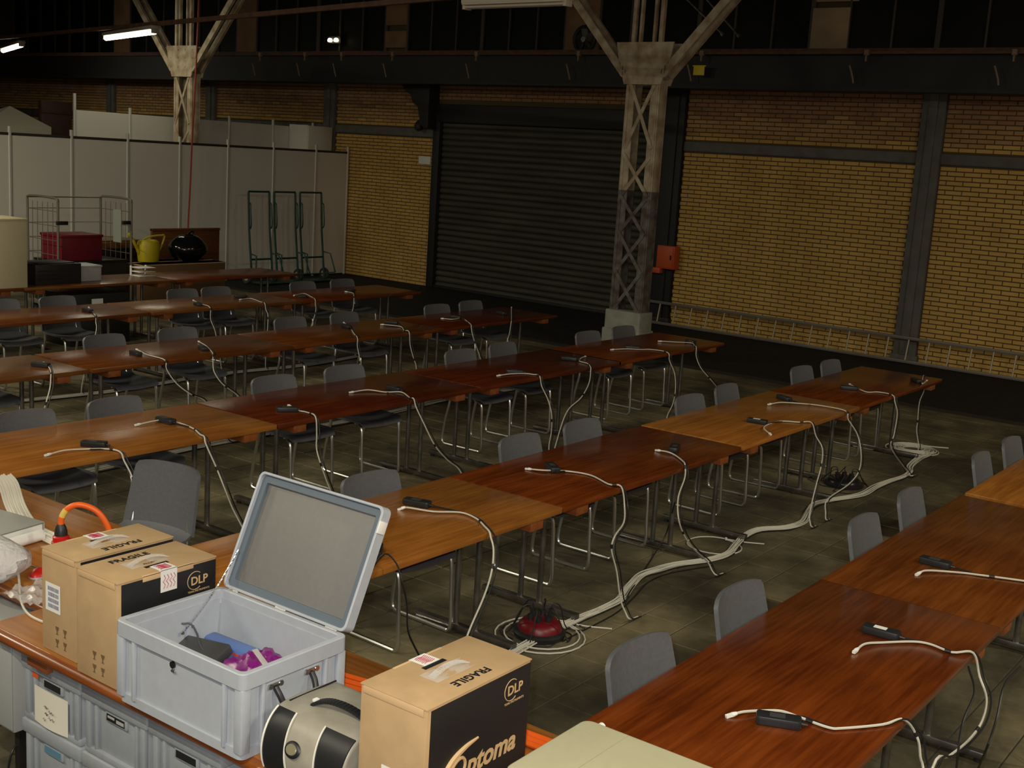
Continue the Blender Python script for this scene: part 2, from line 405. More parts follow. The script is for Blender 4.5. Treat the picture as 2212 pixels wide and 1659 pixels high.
# upper wall: steel framed glazing between brick piers
PIERS = [(6.86, 7.42), (11.10, 11.76), (15.36, 15.90), (19.6, 20.2), (24.0, 24.6)]
edges = [-2]+[v for p in PIERS for v in p]+[29]
for k in range(0, len(edges), 2):
    a, b = edges[k], edges[k+1]
    w = struct(onwall(MB().box((-0.05, a, 4.12), (0.0, b, 4.20)).box((-0.05, a, 6.4), (0, b, 6.5)).build('window_%d' % (k//2+1), MULL, smooth=False)))
    nb = max(2, int(round((b-a)/0.62)))
    for q in range(nb+1):
        s = a+(b-a)*q/nb; t = 0.035 if q % 3 == 0 else 0.014
        MB().box((-0.05, s-t, 4.2), (0.0, s+t, 6.4)).build('mullion', MULL, w, smooth=False)
        if q < nb: MB().box((-0.015, s+t, 4.2), (-0.008, a+(b-a)*(q+1)/nb-0.012, 6.4)).build('pane', GLASSD, w, smooth=False)
PIERM = mat('pier_plaster', (0.30, 0.165, 0.085), 0.85, noise=0.3, nscale=3); PIERB = mat('pier_board_beige', (0.46, 0.33, 0.19), 0.8, noise=0.35, nscale=2)
for k, (a, b) in enumerate(PIERS):
    mt = PIERB if k == 0 else PIERM
    mb = MB()
    if k == 0: mb.box((-0.06, a, 4.2), (0.012, b, 4.78)); mb.box((-0.05, a-0.1, 4.86), (0.012, b, 6.4))
    elif k == 2: mb.box((-0.06, a, 4.28), (0.012, b, 4.58)); mb.box((-0.06, a, 4.68), (0.012, b, 6.4))
    else: mb.box((-0.06, a, 4.12), (0.012, b, 6.4))
    struct(onwall(mb.build('trim_%d' % (k+21), mt, bev=0.01)))
# remaining shell
struct(MB().box((-6.3, -7, 0), (-6.0, 33, 8.2)).build('wall_front', CEILM, smooth=False))
struct(MB().box((-6, 33, 0), (19, 33.3, 8.2)).build('wall_left', BRICKR, smooth=False))
struct(MB().box((-6, -7.3, 0), (17.2, -7.0, 8.2)).build('wall_right', BRICKR, smooth=False))
struct(MB().box((-6.3, -7.3, 8.2), (19, 33.3, 8.4)).build('ceiling', CEILM, smooth=False))

# ---- black girder with its rail along the wall
g = thing('crane_girder', 'long black steel girder with rusty rail running along the far brick wall', 'girder'); g.matrix_world = WM
MB().box((-0.62, -6.5, 3.64), (-0.57, 31, 4.10)).build('web', BLACKP, g, smooth=False)
MB().box((-0.72, -6.5, 3.60), (-0.46, 31, 3.65)).build('lower_flange', BLACKP, g, smooth=False)
MB().box((-0.74, -6.5, 4.08), (-0.45, 31, 4.115)).build('upper_flange', RUST, g, smooth=False)
MB().box((-0.63, -6.5, 4.115), (-0.56, 31, 4.165)).build('rail', RUST, g, smooth=False)
HOOK = mat('pale_bracket_paint', (0.26, 0.17, 0.11), 0.6)
for s in (6.25, 8.75, 10.95, 13.05, 15.0, 16.3, 17.3, 18.6, 4.35):
    mb = MB(); mb.box((-0.77, s-0.03, 4.06), (-0.72, s+0.03, 4.13)); mb.box((-0.77, s-0.01, 3.98), (-0.74, s+0.01, 4.07))
    mb.build('bracket', HOOK, g); mb = MB()
    mb.tube([(-0.76, s+0.22, 3.93), (-0.76, s+0.19, 3.86), (-0.76, s+0.155, 3.76), (-0.74, s+0.15, 3.70)], 0.013, 6)
    mb.build('hook', HOOK, g)
tag(MB().box((-0.80, 8.66, 3.78), (-0.785, 8.84, 3.91)).box((-0.80, 8.64, 3.905), (-0.78, 8.86, 3.92)).build('sign_plate', mat('yellow_sign', (0.75, 0.58, 0.02), 0.5), bev=0.004), 'small yellow square sign hanging on the black girder', 'sign').matrix_world = WM
# bulky black corbel on the left of the shutter
mb = MB(); pr = [(14.52, 3.62), (15.22, 3.62), (15.10, 3.48), (14.98, 3.44), (14.93, 3.30), (14.80, 3.24), (14.74, 3.05), (14.74, 2.92), (14.60, 2.86), (14.52, 2.86)]
mb.prism(pr, -0.28, 0.0, Matrix(((0, 0, 1, 0), (1, 0, 0, 0), (0, 1, 0, 0), (0, 0, 0, 1))))
mb.lathe([(0.02, 2.80), (0.075, 2.83), (0.085, 2.9), (0.06, 2.96), (0.02, 2.99)], 12, (-0.18, 14.83, 0))
cb = mb.build('wall_corbel', BLACKP, bev=0.01); cb.matrix_world = WM; tag(cb, 'black stepped corbel bracket beside the top of the roller shutter', 'bracket')
# round extractor fan on the middle pier
fan = thing('extractor_fan', 'round dark extractor fan on the brown pier above the girder', 'fan'); fan.matrix_world = WM @ Matrix.Translation((-0.06, 11.32, 4.38))
rx = Matrix.Rotation(-PI/2, 4, 'Y')
mb = MB(); mb.tube([(math.cos(a)*0.0-0.06, 0.2*math.cos(a), 0.2*math.sin(a)) for a in [2*PI*k/28 for k in range(29)]], 0.03, 8, False); mb.build('ring', BLACKP, fan)
mb = MB()
for k in range(5):
    m = Matrix.Rotation(2*PI*k/5, 4, 'X'); mb.box((-0.075, 0.03, -0.05), (-0.06, 0.17, 0.05), m @ Matrix.Rotation(0.5, 4, 'Y'))
mb.build('blades', DARKCHROME, fan); mb = MB(); mb.cyl((-0.1, 0, 0), (-0.04, 0, 0), 0.045); mb.build('hub', STEEL, fan)
mb = MB(); mb.cyl((-0.03, 0, 0), (-0.005, 0, 0), 0.2, 28); mb.build('back_plate', BLACKP, fan)
# signs and boxes on the wall
s1 = MB().box((-0.02, 14.66, 2.22), (0.0, 14.95, 2.36)).box((-0.024, 14.69, 2.245), (-0.02, 14.92, 2.335)).build('wall_sign', PAPER, bev=0.003); s1.matrix_world = WM
tag(s1, 'small white sign plate on the yellow brick left of the shutter', 'sign')
rb = thing('hose_box', 'orange-red metal box on the wall to the right of the lattice column', 'box'); rb.matrix_world = WM
ORED = mat('orange_red_paint', (0.55, 0.085, 0.02), 0.5)
MB().box((-0.19, 9.26, 0.88), (-0.02, 9.58, 1.24)).build('body', ORED, rb, bev=0.012)
MB().box((-0.205, 9.28, 0.90), (-0.19, 9.56, 1.22)).build('door', ORED, rb, bev=0.006)
MB().box((-0.22, 9.30, 1.03), (-0.205, 9.32, 1.10)).build('handle', BLACKP, rb)
MB().box((-0.19, 9.50, 0.80), (-0.02, 9.70, 0.885)).build('bracket', ORED, rb, bev=0.008)
wl = thing('wall_lamp', 'small lit twin lamp glowing high on the far wall left of centre', 'lamp'); wl.matrix_world = WM
MB().box((-0.10, 17.05, 4.36), (-0.055, 17.42, 4.50)).build('housing', BLACKP, wl, bev=0.006)
for y in (17.14, 17.31): MB().lathe([(0.01, 4.385), (0.04, 4.39), (0.05, 4.42), (0.03, 4.455), (0.01, 4.46)], 12, (-0.13, y, 0)).build('bulb', mat('lamp_glow', (1, 0.9, 0.6), 0.4, emit=(1.0, 0.85, 0.45), estr=6), wl)
# ladder lying on its side along the wall
lad = thing('ladder', 'long grey ladder lying on its side along the foot of the brick wall', 'ladder'); lad.matrix_world = WM
LADM = mat('grey_aluminium', (0.20, 0.18, 0.16), 0.5, 0.4); RUNG = mat('pale_rung', (0.42, 0.36, 0.26), 0.5, 0.3)
for z in (0.03, 0.345):
    MB().box((-0.24 if z < .1 else -0.17, 2.2, z-0.022), (-0.21 if z < .1 else -0.14, 9.78, z+0.022)).build('rail', LADM, lad, bev=0.004)
for k in range(27):
    s = 9.74-k*0.287; MB().tube([(-0.225, s, 0.03), (-0.155, s, 0.345)], 0.012, 8).build('rung', RUNG, lad)

# ---- lattice columns
COLP = None
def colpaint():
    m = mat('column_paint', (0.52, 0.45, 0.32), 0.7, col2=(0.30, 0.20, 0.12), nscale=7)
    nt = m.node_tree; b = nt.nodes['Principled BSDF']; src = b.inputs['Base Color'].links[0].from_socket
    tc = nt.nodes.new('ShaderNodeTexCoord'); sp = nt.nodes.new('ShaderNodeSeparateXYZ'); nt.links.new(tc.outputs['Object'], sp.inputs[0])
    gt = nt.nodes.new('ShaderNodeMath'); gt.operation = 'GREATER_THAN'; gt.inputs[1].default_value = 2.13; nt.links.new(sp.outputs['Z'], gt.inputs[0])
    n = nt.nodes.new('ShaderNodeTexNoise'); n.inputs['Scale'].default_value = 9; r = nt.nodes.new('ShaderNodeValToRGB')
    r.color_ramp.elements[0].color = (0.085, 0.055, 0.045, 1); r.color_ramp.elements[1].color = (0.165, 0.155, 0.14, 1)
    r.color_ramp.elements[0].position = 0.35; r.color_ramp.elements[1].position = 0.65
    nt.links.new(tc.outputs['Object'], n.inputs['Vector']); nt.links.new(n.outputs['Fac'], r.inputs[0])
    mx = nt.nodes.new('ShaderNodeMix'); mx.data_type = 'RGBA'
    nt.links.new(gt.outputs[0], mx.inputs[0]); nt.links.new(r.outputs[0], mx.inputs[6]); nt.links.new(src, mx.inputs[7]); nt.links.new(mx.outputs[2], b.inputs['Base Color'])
    return m
COLP = colpaint()
def column(label, loc):
    t = thing('steel_column', label, 'column', loc, WT)
    MB().box((-0.15, -0.27, 0), (0.15, 0.27, 0.60)).box((-0.17, -0.29, 0), (0.17, 0.29, 0.36)).build('base_block', CONCL, t, bev=0.015)
    for sg in (-1, 1):
        y = sg*0.185
        mb = MB(); mb.box((-0.09, y-0.065, 0.6), (-0.07, y+0.065, 3.5)); mb.box((0.07, y-0.065, 0.6), (0.09, y+0.065, 3.5))
        mb.box((-0.07, y+sg*0.045, 0.6), (0.07, y+sg*0.065, 3.5)); mb.box((-0.10, y+sg*0.015, 0.6), (-0.09, y+sg*0.045, 3.5))
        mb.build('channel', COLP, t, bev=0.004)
    for zc, hh in ((0.85, 0.26), (1.35, 0.26), (1.82, 0.24), (2.32, 0.26), (3.08, 0.42)):
        for q in (-1, 1):
            MB().beam((-0.105 if q > 0 else -0.095, -0.2, zc-q*hh), (-0.105 if q > 0 else -0.095, 0.2, zc+q*hh), 0.012, 0.045, Vector((0, -q*hh, 0.2)).normalized()).build('lattice_bar', COLP, t)
    gp = [(-0.27, 3.44), (0.27, 3.44), (0.37, 3.72), (0.42, 3.95), (-0.42, 3.95), (-0.37, 3.72)]
    yz = Matrix(((0, 0, 1, 0), (1, 0, 0, 0), (0, 1, 0, 0), (0, 0, 0, 1)))
    for a in (-0.125, 0.10):
        o = MB().prism(gp, a, a+0.02, yz).build('gusset_plate', COLP, t)
        mb = MB()
        for yy in (-0.3, -0.1, 0.1, 0.3):
            for zz in (3.6, 3.75, 3.88): mb.lathe([(0.014, -0.008), (0.010, 0.008)], 6, (0, 0, 0)) if False else mb.box((a-0.008, yy-0.012, zz-0.012), (a, yy+0.012, zz+0.012))
        mb.build('rivets', COLP, o)
    for sg in (-1, 1):
        for x in (-0.10, 0.07):
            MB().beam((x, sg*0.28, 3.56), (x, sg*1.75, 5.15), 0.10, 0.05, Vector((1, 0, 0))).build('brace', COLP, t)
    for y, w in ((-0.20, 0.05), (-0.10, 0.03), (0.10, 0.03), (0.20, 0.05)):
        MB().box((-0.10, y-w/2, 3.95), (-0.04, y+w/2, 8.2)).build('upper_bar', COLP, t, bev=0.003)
    return t
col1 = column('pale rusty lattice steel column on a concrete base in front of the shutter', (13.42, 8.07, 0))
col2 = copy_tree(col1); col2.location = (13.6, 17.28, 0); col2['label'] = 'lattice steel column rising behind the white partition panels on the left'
# cross rods beside the right column
for k, (p, q) in enumerate((((15.6, 9.05, 4.95), (15.6, 8.25, 4.32)), ((15.6, 8.75, 4.98), (15.6, 8.0, 4.30)))):
    r = MB(); r.cyl(p, q, 0.016, 8); r.cyl(q, Vector(q)+Vector((0, -0.03, -0.03)), 0.03, 8); r.cyl(Vector(p)+Vector((0, 0.02, 0.02)), p, 0.03, 8)
    tag(r.build('tie_rod', DARKCHROME), ['left', 'right'][k]+' of two thin slanting rods above the girder beside the column', 'rod', 'tie rods')

# ---- fluorescent fittings on their trunking
TUBE = mat('lit_fluorescent_tube', (1, 1, 0.9), 0.4, emit=(1.0, 0.97, 0.72), estr=11)
UNLIT = mat('unlit_white_fitting', (0.62, 0.55, 0.46), 0.5)
FIT = mat('lamp_housing', (0.30, 0.26, 0.22), 0.5)
def fitting(label, a, b, lit, watt=None):
    a, b = Vector(a), Vector(b); mid = (a+b)/2; d = (b-a); L = d.length; d.normalize()
    t = thing('fluorescent_lamp', label, 'lamp', mid, math.atan2(d.y, d.x), 'fluorescent lamps')
    MB().box((-L/2-0.04, -0.07, 0.03), (L/2+0.04, 0.07, 0.09)).build('housing', FIT if lit else UNLIT, t, bev=0.01)
    for sg in ((0,) if lit else (-1, 1)):
        mb = MB(); mb.tube([(-L/2, sg*0.035, 0.0), (L/2, sg*0.035, 0.0)], 0.045 if lit else 0.019, 12); mb.build('tube', TUBE if lit else UNLIT, t)
    for sg in (-1, 1): MB().box((sg*(L/2+0.01)-0.02, -0.055, -0.03), (sg*(L/2+0.01)+0.02, 0.055, 0.04)).build('lamp_holder', FIT if lit else UNLIT, t, bev=0.006)
    if not lit: MB().box((-L/2, -0.10, 0.01), (L/2, 0.10, 0.028)).build('reflector', UNLIT, t, bev=0.004)
    if lit:
        l = bpy.data.lights.new('tube_light', 'AREA'); l.shape = 'RECTANGLE'; l.size = L; l.size_y = 0.08; l.energy = watt or LAMP_W; l.color = (1.0, 0.92, 0.70)
        lo = bpy.data.objects.new('tube_light', l); COL.objects.link(lo); lo.parent = t; lo.location = (0, 0, -0.055)
    return t
fitting('lit fluorescent lamp cut off at the left edge of the picture', (14.75, 24.9, 4.0), (13.72, 22.5, 4.0), True)
fitting('lit fluorescent lamp left of the red hose and column', (12.75, 18.35, 4.0), (12.02, 16.07, 4.0), True)
fitting('unlit white fluorescent fitting at the top centre of the picture', (10.42, 8.57, 4.0), (10.36, 7.24, 4.0), False)
tag(MB().beam((13.75, 23.6, 4.13), (10.1, 6.9, 4.13), 0.06, 0.06).build('lamp_trunking', RUST), 'brown trunking rail carrying the fluorescent lamps across the hall', 'rail')
# unseen lamps added for the hall's ambient light, to the left, right and behind
HALL = [(-1.5, 1.5), (-1.5, 7.5), (3.0, -3.5), (-2.5, -3.5), (1.0, 11.0), (4.6, 14.6), (8.5, -3.0)]
HALLN = ['behind the photographer', 'behind the left end of the desk', 'to the right of the photographer', 'far behind the photographer on the right', 'over the left aisle', 'over the far left aisle', 'over the right aisle']
for (x, y), n in zip(HALL, HALLN):
    fitting('unseen lit fluorescent lamp added '+n+' outside the picture', (x, y-0.75, 5.5), (x, y+0.75, 5.5), True, 215)

# ================================================================== PARTITION PANELS
PY = 16.78
xs = [8.98, 10.02, 11.04, 12.05, 13.07, 14.09, 15.13, 16.18, 17.02]
t = thing('partition_wall', 'long row of white partition panels with aluminium posts on the left', 'partition', (0, PY, 0))
for i in range(len(xs)-1):
    MB().box((xs[i]+0.022, -0.01, 0.02), (xs[i+1]-0.022, 0.01, 2.31)).build('panel', BOARD, t, smooth=False)
    MB().box((xs[i]+0.022, -0.012, 2.31), (xs[i+1]-0.022, 0.012, 2.35)).build('top_rail', mat('dark_rail', (0.03, 0.025, 0.02), 0.6), t, smooth=False)
for x in xs: MB().prism(rounded(-0.022, -0.022, 0.022, 0.022, 0.008, 3), 0, 2.44, Matrix.Translation((x, 0, 0))).build('post', ALU, t)
t = thing('partition_wall', 'second tier of white panels showing above the partition behind the column', 'partition', (0, 17.72, 0))
xb = [11.72, 12.77, 13.82, 14.9, 15.95, 16.98]
for i in range(len(xb)-1):
    MB().box((xb[i]+0.02, -0.01, 0), (xb[i+1]-0.02, 0.01, 2.76)).build('panel', BOARD, t, smooth=False)
for i, x in enumerate(xb): MB().prism(rounded(-0.02, -0.02, 0.02, 0.02, 0.008, 3), 0, 3.02 if i == 0 else 2.86, Matrix.Translation((x, 0, 0))).build('post', ALU, t)
o = MB(); o.box((16.35, 17.2, 0), (16.37, 17.70, 2.80)); o.box((16.36, 17.18, 0), (16.98, 17.2, 2.79)); tag(o.build('loose_panel', BOARD, bev=0.003), 'white panel folded at an angle at the right end of the second tier', 'panel')
# marquee roof and dark board behind the partition
mb = MB(); mb.add([(11.2, 19.6, 2.30), (12.50, 19.6, 2.30), (12.50, 20.6, 2.30), (11.2, 20.6, 2.30), (11.2, 19.6, 2.42), (12.5, 19.6, 2.46), (12.5, 20.6, 2.46), (11.2, 20.6, 2.42), (12.02, 20.1, 2.78)],
 [(3, 2, 1, 0), (0, 1, 5, 4), (1, 2, 6, 5), (2, 3, 7, 6), (3, 0, 4, 7), (4, 5, 8), (5, 6, 8), (6, 7, 8), (7, 4, 8)])
for px in (11.23, 12.47):
    for py in (19.63, 20.57): mb.cyl((px, py, 0), (px, py, 2.3), 0.03, 8)
tag(mb.build('tent_canopy', mat('grey_canvas', (0.36, 0.33, 0.26), 0.8), smooth=False), 'grey pointed tent canopy showing over the partition at the far left', 'tent')
tag(MB().box((12.53, 19.95, 0), (13.14, 20.05, 2.92)).box((12.53, 19.93, 1.4), (13.14, 19.95, 1.5)).box((12.53, 19.93, 2.7), (13.14, 19.95, 2.8)).build('board', mat('dark_brown_board', (0.05, 0.018, 0.012), 0.7), bev=0.004), 'tall dark brown board standing between the tent and the white panels', 'board')
# red hose hanging in front of the left column
rh = MB(); rh.tube(smooth_path([(13.22, 16.55, 8.1), (13.2, 16.5, 5), (13.16, 16.5, 3.6), (13.10, 16.5, 2.4), (13.07, 16.5, 1.6), (13.04, 16.5, 1.0), (13.0, 16.45, 0.4), (12.9, 16.4, 0.03), (12.6, 16.3, 0.02)]), 0.014, 8)
rh.cyl((12.6, 16.3, 0.02), (12.5, 16.27, 0.02), 0.02, 8)
tag(rh.build('red_hose', mat('dull_red_rubber', (0.30, 0.035, 0.02), 0.5)), 'thin red hose hanging down in front of the left column', 'hose')
# hand trucks
GREEN = mat('dark_green_steel', (0.022, 0.075, 0.062), 0.45, 0.3)
TYRE = mat('grey_rubber', (0.05, 0.05, 0.05), 0.7); HUBM = mat('cream_hub', (0.55, 0.45, 0.26), 0.5)
def hand_truck(label, x, y, w):
    t = thing('hand_truck', label, 'hand truck', (x, y, 0), 0.0, 'hand trucks')
    for sg in (-1, 1):
        mb = MB(); mb.tube([(sg*w/2, 0.0, 0.06), (sg*w/2, 0.10, 0.9), (sg*w/2, 0.14, 1.58)], 0.019, 8); mb.build('upright', GREEN, t)
        mb = MB(); mb.tube(smooth_path([(sg*w/2, 0.11, 1.40), (sg*w/2-0.07, 0.0, 1.38), (sg*w/2-0.09, -0.03, 1.28), (sg*w/2-0.09, -0.05, 1.08), (sg*w/2-0.07, -0.02, 0.98), (sg*w/2, 0.08, 0.95)], 4), 0.011, 8); mb.build('handle', GREEN, t)
        mb = MB(); mb.tube([(sg*w/2, 0.05, 0.52), (sg*(w/2+0.02), -0.12, 0.50), (sg*(w/2+0.09), -0.2, 0.16)], 0.013, 8); mb.tube([(sg*w/2, 0.03, 0.12), (sg*(w/2+0.09), -0.2, 0.16)], 0.012, 8); mb.build('wheel_strut', GREEN, t)
        wh = MB(); xx = sg*(w/2+0.06); m = Matrix.Translation((xx, 0.06, 0.11)) @ Matrix.Rotation(PI/2, 4, 'Y')
        wb = MB(); wb.lathe([(0.05, -0.025), (0.10, -0.03), (0.112, 0), (0.10, 0.03), (0.05, 0.025)], 20)
        wh.add([m @ Vector(v) for v in wb.v], wb.f); w_ = wh.build('wheel', TYRE, t)
        hb = MB(); hc = MB(); hc.lathe([(0.01, -0.03), (0.055, -0.026), (0.055, 0.026), (0.01, 0.03)], 16); hb.add([m @ Vector(v) for v in hc.v], hc.f); hb.build('hub', HUBM, w_)
    for z, yy in ((1.585, 0.14), (0.42, 0.045)):
        mb = MB(); mb.tube([(-w/2, yy, z), (w/2, yy, z)], 0.017, 8); mb.build('crossbar', GREEN, t)
    MB().box((-w/2-0.02, -0.28, 0.02), (w/2+0.02, 0.02, 0.035)).build('toe_plate', GREEN, t, bev=0.003)
    mb = MB(); mb.tube([(-w/2-0.06, 0.06, 0.11), (w/2+0.06, 0.06, 0.11)], 0.012, 8); mb.build('axle', GREEN, t)
hand_truck('dark green hand truck by the white panels, leftmost of three', 14.38, 16.15, 0.47)
hand_truck('dark green hand truck in the middle of three by the white panels', 14.98, 16.15, 0.50)
hand_truck('dark green hand truck by the white panels, rightmost of three', 15.61, 16.15, 0.53)

# ---- roll cage with its load, stacked tops and odds and ends behind the back row
CAGE = mat('galvanised_wire', (0.22, 0.20, 0.165), 0.45, 0.5)
t = thing('roll_cage', 'grey wire roll cage trolley standing behind the back table row', 'trolley')
X0, X1, Y0, Y1, ZT = 9.14, 10.26, 14.2, 14.9, 1.56
for x in (X0, X1):
    mb = MB(); mb.tube(smooth_path([(x, Y0, 0.16), (x, Y0, 1.4), (x, Y0, 1.5), (x, Y0+0.06, ZT), (x, Y1-0.06, ZT), (x, Y1, 1.5), (x, Y1, 1.4), (x, Y1, 0.16)], 3), 0.016, 8); mb.build('side_frame', CAGE, t)
    for k in range(1, 7):
        z = 0.25+k*0.19; mb = MB(); mb.tube([(x, Y0, z), (x, Y1, z)], 0.0045, 6); mb.build('wire', CAGE, t)
    for k in range(1, 6):
        y = Y0+(Y1-Y0)*k/6; mb = MB(); mb.tube([(x, y, 0.2), (x, y, 1.5)], 0.0045, 6); mb.build('wire', CAGE, t)
    MB().box((x-0.02, Y0-0.02, 1.22), (x+0.14*(1 if x == X0 else -1), Y0+0.02, 1.27)).build('latch', BLKRUB, t, bev=0.006)
for k in range(1, 7):
    z = 0.25+k*0.19; mb = MB(); mb.tube([(X0, Y1, z), (X1, Y1, z)], 0.0045, 6); mb.build('wire', CAGE, t)
mb = MB(); mb.tube([(X0, Y1, ZT-0.02), (X1, Y1, ZT-0.02)], 0.009, 6); mb.build('top_wire', CAGE, t)
MB().box((X0-0.02, Y0-0.02, 0.14), (X1+0.02, Y1+0.02, 0.18)).build('base_tray', CAGE, t, bev=0.005)
for x in (X0+0.06, X1-0.06):
    for y in (Y0+0.06, Y1-0.06):
        mb = MB(); mb.tube([(x-0.02, y, 0.06), (x+0.02, y, 0.06)], 0.06, 14); mb.box((x-0.025, y-0.02, 0.06), (x+0.025, y+0.02, 0.14)); mb.build('castor', TYRE, t)
MB().box((X1-0.006, 14.42, 0.95), (X1+0.006, 14.6, 1.4)).build('notice', mat('faded_notice', (0.30, 0.32, 0.27), 0.6), t)
def plain_box(name, label, cat, a, b, mt, bev=0.006, extra=None, group=None, part=None):
    """carton or case: body with lid rim and seam strips as parts"""
    c = ((a[0]+b[0])/2, (a[1]+b[1])/2, a[2]); t = thing(name, label, cat, c, 0, group)
    hx, hy, h = (b[0]-a[0])/2, (b[1]-a[1])/2, b[2]-a[2]
    MB().box((-hx, -hy, 0), (hx, hy, h)).build('body', mt, t, bev=bev)
    if extra: extra(t, hx, hy, h)
    return t
CRIM = mat('crimson_plastic', (0.15, 0.006, 0.016), 0.5)
def rim(mt, dz=0.03, o=0.012):
    def f(t, hx, hy, h): MB().box((-hx-o, -hy-o, h-dz), (hx+o, hy+o, h+0.004)).build('rim', mt, t, bev=0.005)
    return f
plain_box('storage_crate', 'crimson plastic crate on dark boxes in the roll cage', 'crate', (9.22, 14.24, 0.74), (9.83, 14.72, 1.08), CRIM, extra=rim(CRIM))
DARKB = mat('dark_board', (0.030, 0.022, 0.018), 0.6, noise=0.4, nscale=8)
plain_box('equipment_case', 'black case under the crimson crate in the roll cage', 'case', (9.2, 14.22, 0.185), (10.2, 14.84, 0.735), mat('case_black', (0.02, 0.02, 0.02), 0.4), extra=rim(BLACKSTEEL))
for k in range(8):
    z = k*0.115; dx = random.uniform(-0.03, 0.03); brown = wood('stack_top', (0.24, 0.115, 0.035), (0.14, 0.06, 0.02))
    o = MB().box((9.9+dx, 15.0, z+0.001), (11.15+dx, 15.75, z+0.09)).box((10.0+dx, 15.05, z+0.09), (11.05+dx, 15.7, z+0.114)).build('table_leaf', brown if k == 7 else DARKB, bev=0.004)
    tag(o, ('brown table leaf on top of the dark stack behind the roll cage' if k == 7 else 'dark table leaf in the stack behind the roll cage, %s from the bottom' % ['lowest', 'second', 'third', 'fourth', 'fifth', 'sixth', 'seventh'][k]).replace('lowest from the bottom', 'lowest of all'), 'table leaf', 'stacked table leaves')
tag(MB().box((11.2, 15.0, 0), (12.46, 15.04, 1.08)).box((11.2, 14.985, 1.05), (12.46, 15.055, 1.085)).build('board', wood('upright_board', (0.17, 0.065, 0.022), (0.10, 0.035, 0.012)), bev=0.004), 'brown wooden board standing upright behind the black sack', 'board')
def flaps(t, hx, hy, h):
    MB().box((-hx, -0.03, h), (hx, 0.03, h+0.003)).build('tape', PRINTTAN, t); MB().box((-hx-0.002, -hy-0.002, h-0.012), (hx+0.002, hy+0.002, h)).build('flap', CARD, t)
plain_box('cardboard_box', 'brown carton under the yellow watering can and black sack', 'box', (10.3, 14.0, 0), (11.75, 14.6, 0.68), mat('dull_carton', (0.14, 0.075, 0.03), 0.8), extra=flaps)
# watering can
YEL = mat('yellow_plastic', (0.52, 0.42, 0.012), 0.45)
t = thing('watering_can', 'yellow plastic watering can standing on the brown carton', 'watering can', (10.62, 14.3, 0.683))
mb = MB(); mb.lathe([(0.13, 0.0), (0.15, 0.01), (0.165, 0.12), (0.17, 0.24), (0.155, 0.29), (0.12, 0.31), (0.11, 0.30), (0.1, 0.27)], 24, sx=1.0, sy=0.8); mb.build('body', YEL, t)
mb = MB(); mb.tube(smooth_path([(-0.13, 0, 0.10), (-0.18, 0, 0.18), (-0.25, 0, 0.30), (-0.31, 0, 0.38)]), [0.03]*5+[0.024]*6+[0.018]*5, 10); mb.lathe([(0.018, 0.36), (0.04, 0.40), (0.04, 0.41)], 12, (-0.31, 0, 0)); mb.build('spout', YEL, t)
mb = MB(); mb.tube(smooth_path([(0.15, 0, 0.10), (0.22, 0, 0.22), (0.27, 0, 0.36), (0.20, 0, 0.37), (0.05, 0, 0.36), (-0.06, 0, 0.33), (-0.10, 0, 0.30)]), 0.013, 8); mb.build('handle', YEL, t)
# black glossy sack
mb = MB(); rings = []
for j in range(9):
    z = j/8; r = math.sin(PI*(0.12+0.80*z))**0.6
    rings.append([(11.32+0.30*r*math.cos(a)*(1+0.05*math.sin(3*a+j)), 14.32+0.26*r*math.sin(a)*(1+0.05*math.cos(4*a)), 0.685+0.36*z) for a in [2*PI*k/18 for k in range(18)]])
vs = [p for r in rings for p in r]; fs = [(j*18+k, j*18+(k+1) % 18, (j+1)*18+(k+1) % 18, (j+1)*18+k) for j in range(8) for k in range(18)]+[tuple(range(17, -1, -1)), tuple(range(144, 162))]
mb.add(vs, fs); sk = mb.build('plastic_sack', mat('black_bin_liner', (0.006, 0.006, 0.007), 0.12), ang=80); tag(sk, 'shiny black plastic sack on the carton beside the watering can', 'sack')
mb = MB(); mb.tube(smooth_path([(11.3, 14.3, 1.03), (11.34, 14.3, 1.07), (11.38, 14.28, 1.06)]), [0.05]+[0.03]*5+[0.045]*5, 8); mb.build('knot', MAT['black_bin_liner'], sk)

# ================================================================== TABLES
LTOP = 0.032
def make_table(L, w):
    """origin at the floor under the middle of the table"""
    t = thing('wooden_table', '', 'table')
    MB().box((-L/2, -w/2, TZ-LTOP), (L/2, w/2, TZ)).build('table_top', WOOD['red'], t, bev=0.004)
    for sg in (-1, 1):
        xb_ = sg*(L/2-0.20)
        MB().box((xb_-0.055, -w/2+0.012, TZ-LTOP-0.05), (xb_+0.055, w/2-0.012, TZ-LTOP)).build('batten', BATTEN, t, bev=0.003)
        xl = sg*(L/2-0.28)
        mb = MB(); mb.box((xl-0.022, -0.34, 0.018), (xl+0.022, 0.31, 0.05)); f = mb.build('foot', DARKCHROME, t, bev=0.006)
        for yy in (-0.31, 0.28):
            g_ = MB(); g_.cyl((xl, yy, 0), (xl, yy, 0.018), 0.018, 10); g_.build('glide', BLK, f)
        for yy in (-0.08, 0.05):
            mb = MB(); mb.tube([(xl, yy, 0.05), (xl, yy, TZ-LTOP-0.02)], 0.0165, 10); mb.build('post', DARKCHROME, t)
        MB().box((xl-0.04, -0.16, TZ-LTOP-0.02), (xl+0.04, 0.13, TZ-LTOP)).build('mounting_plate', BLACKSTEEL, t)
    return t
ROWNAME = {'A': 'nearest', 'B': 'second', 'C': 'third', 'D': 'fourth', 'E': 'fifth', 'F': 'rearmost'}
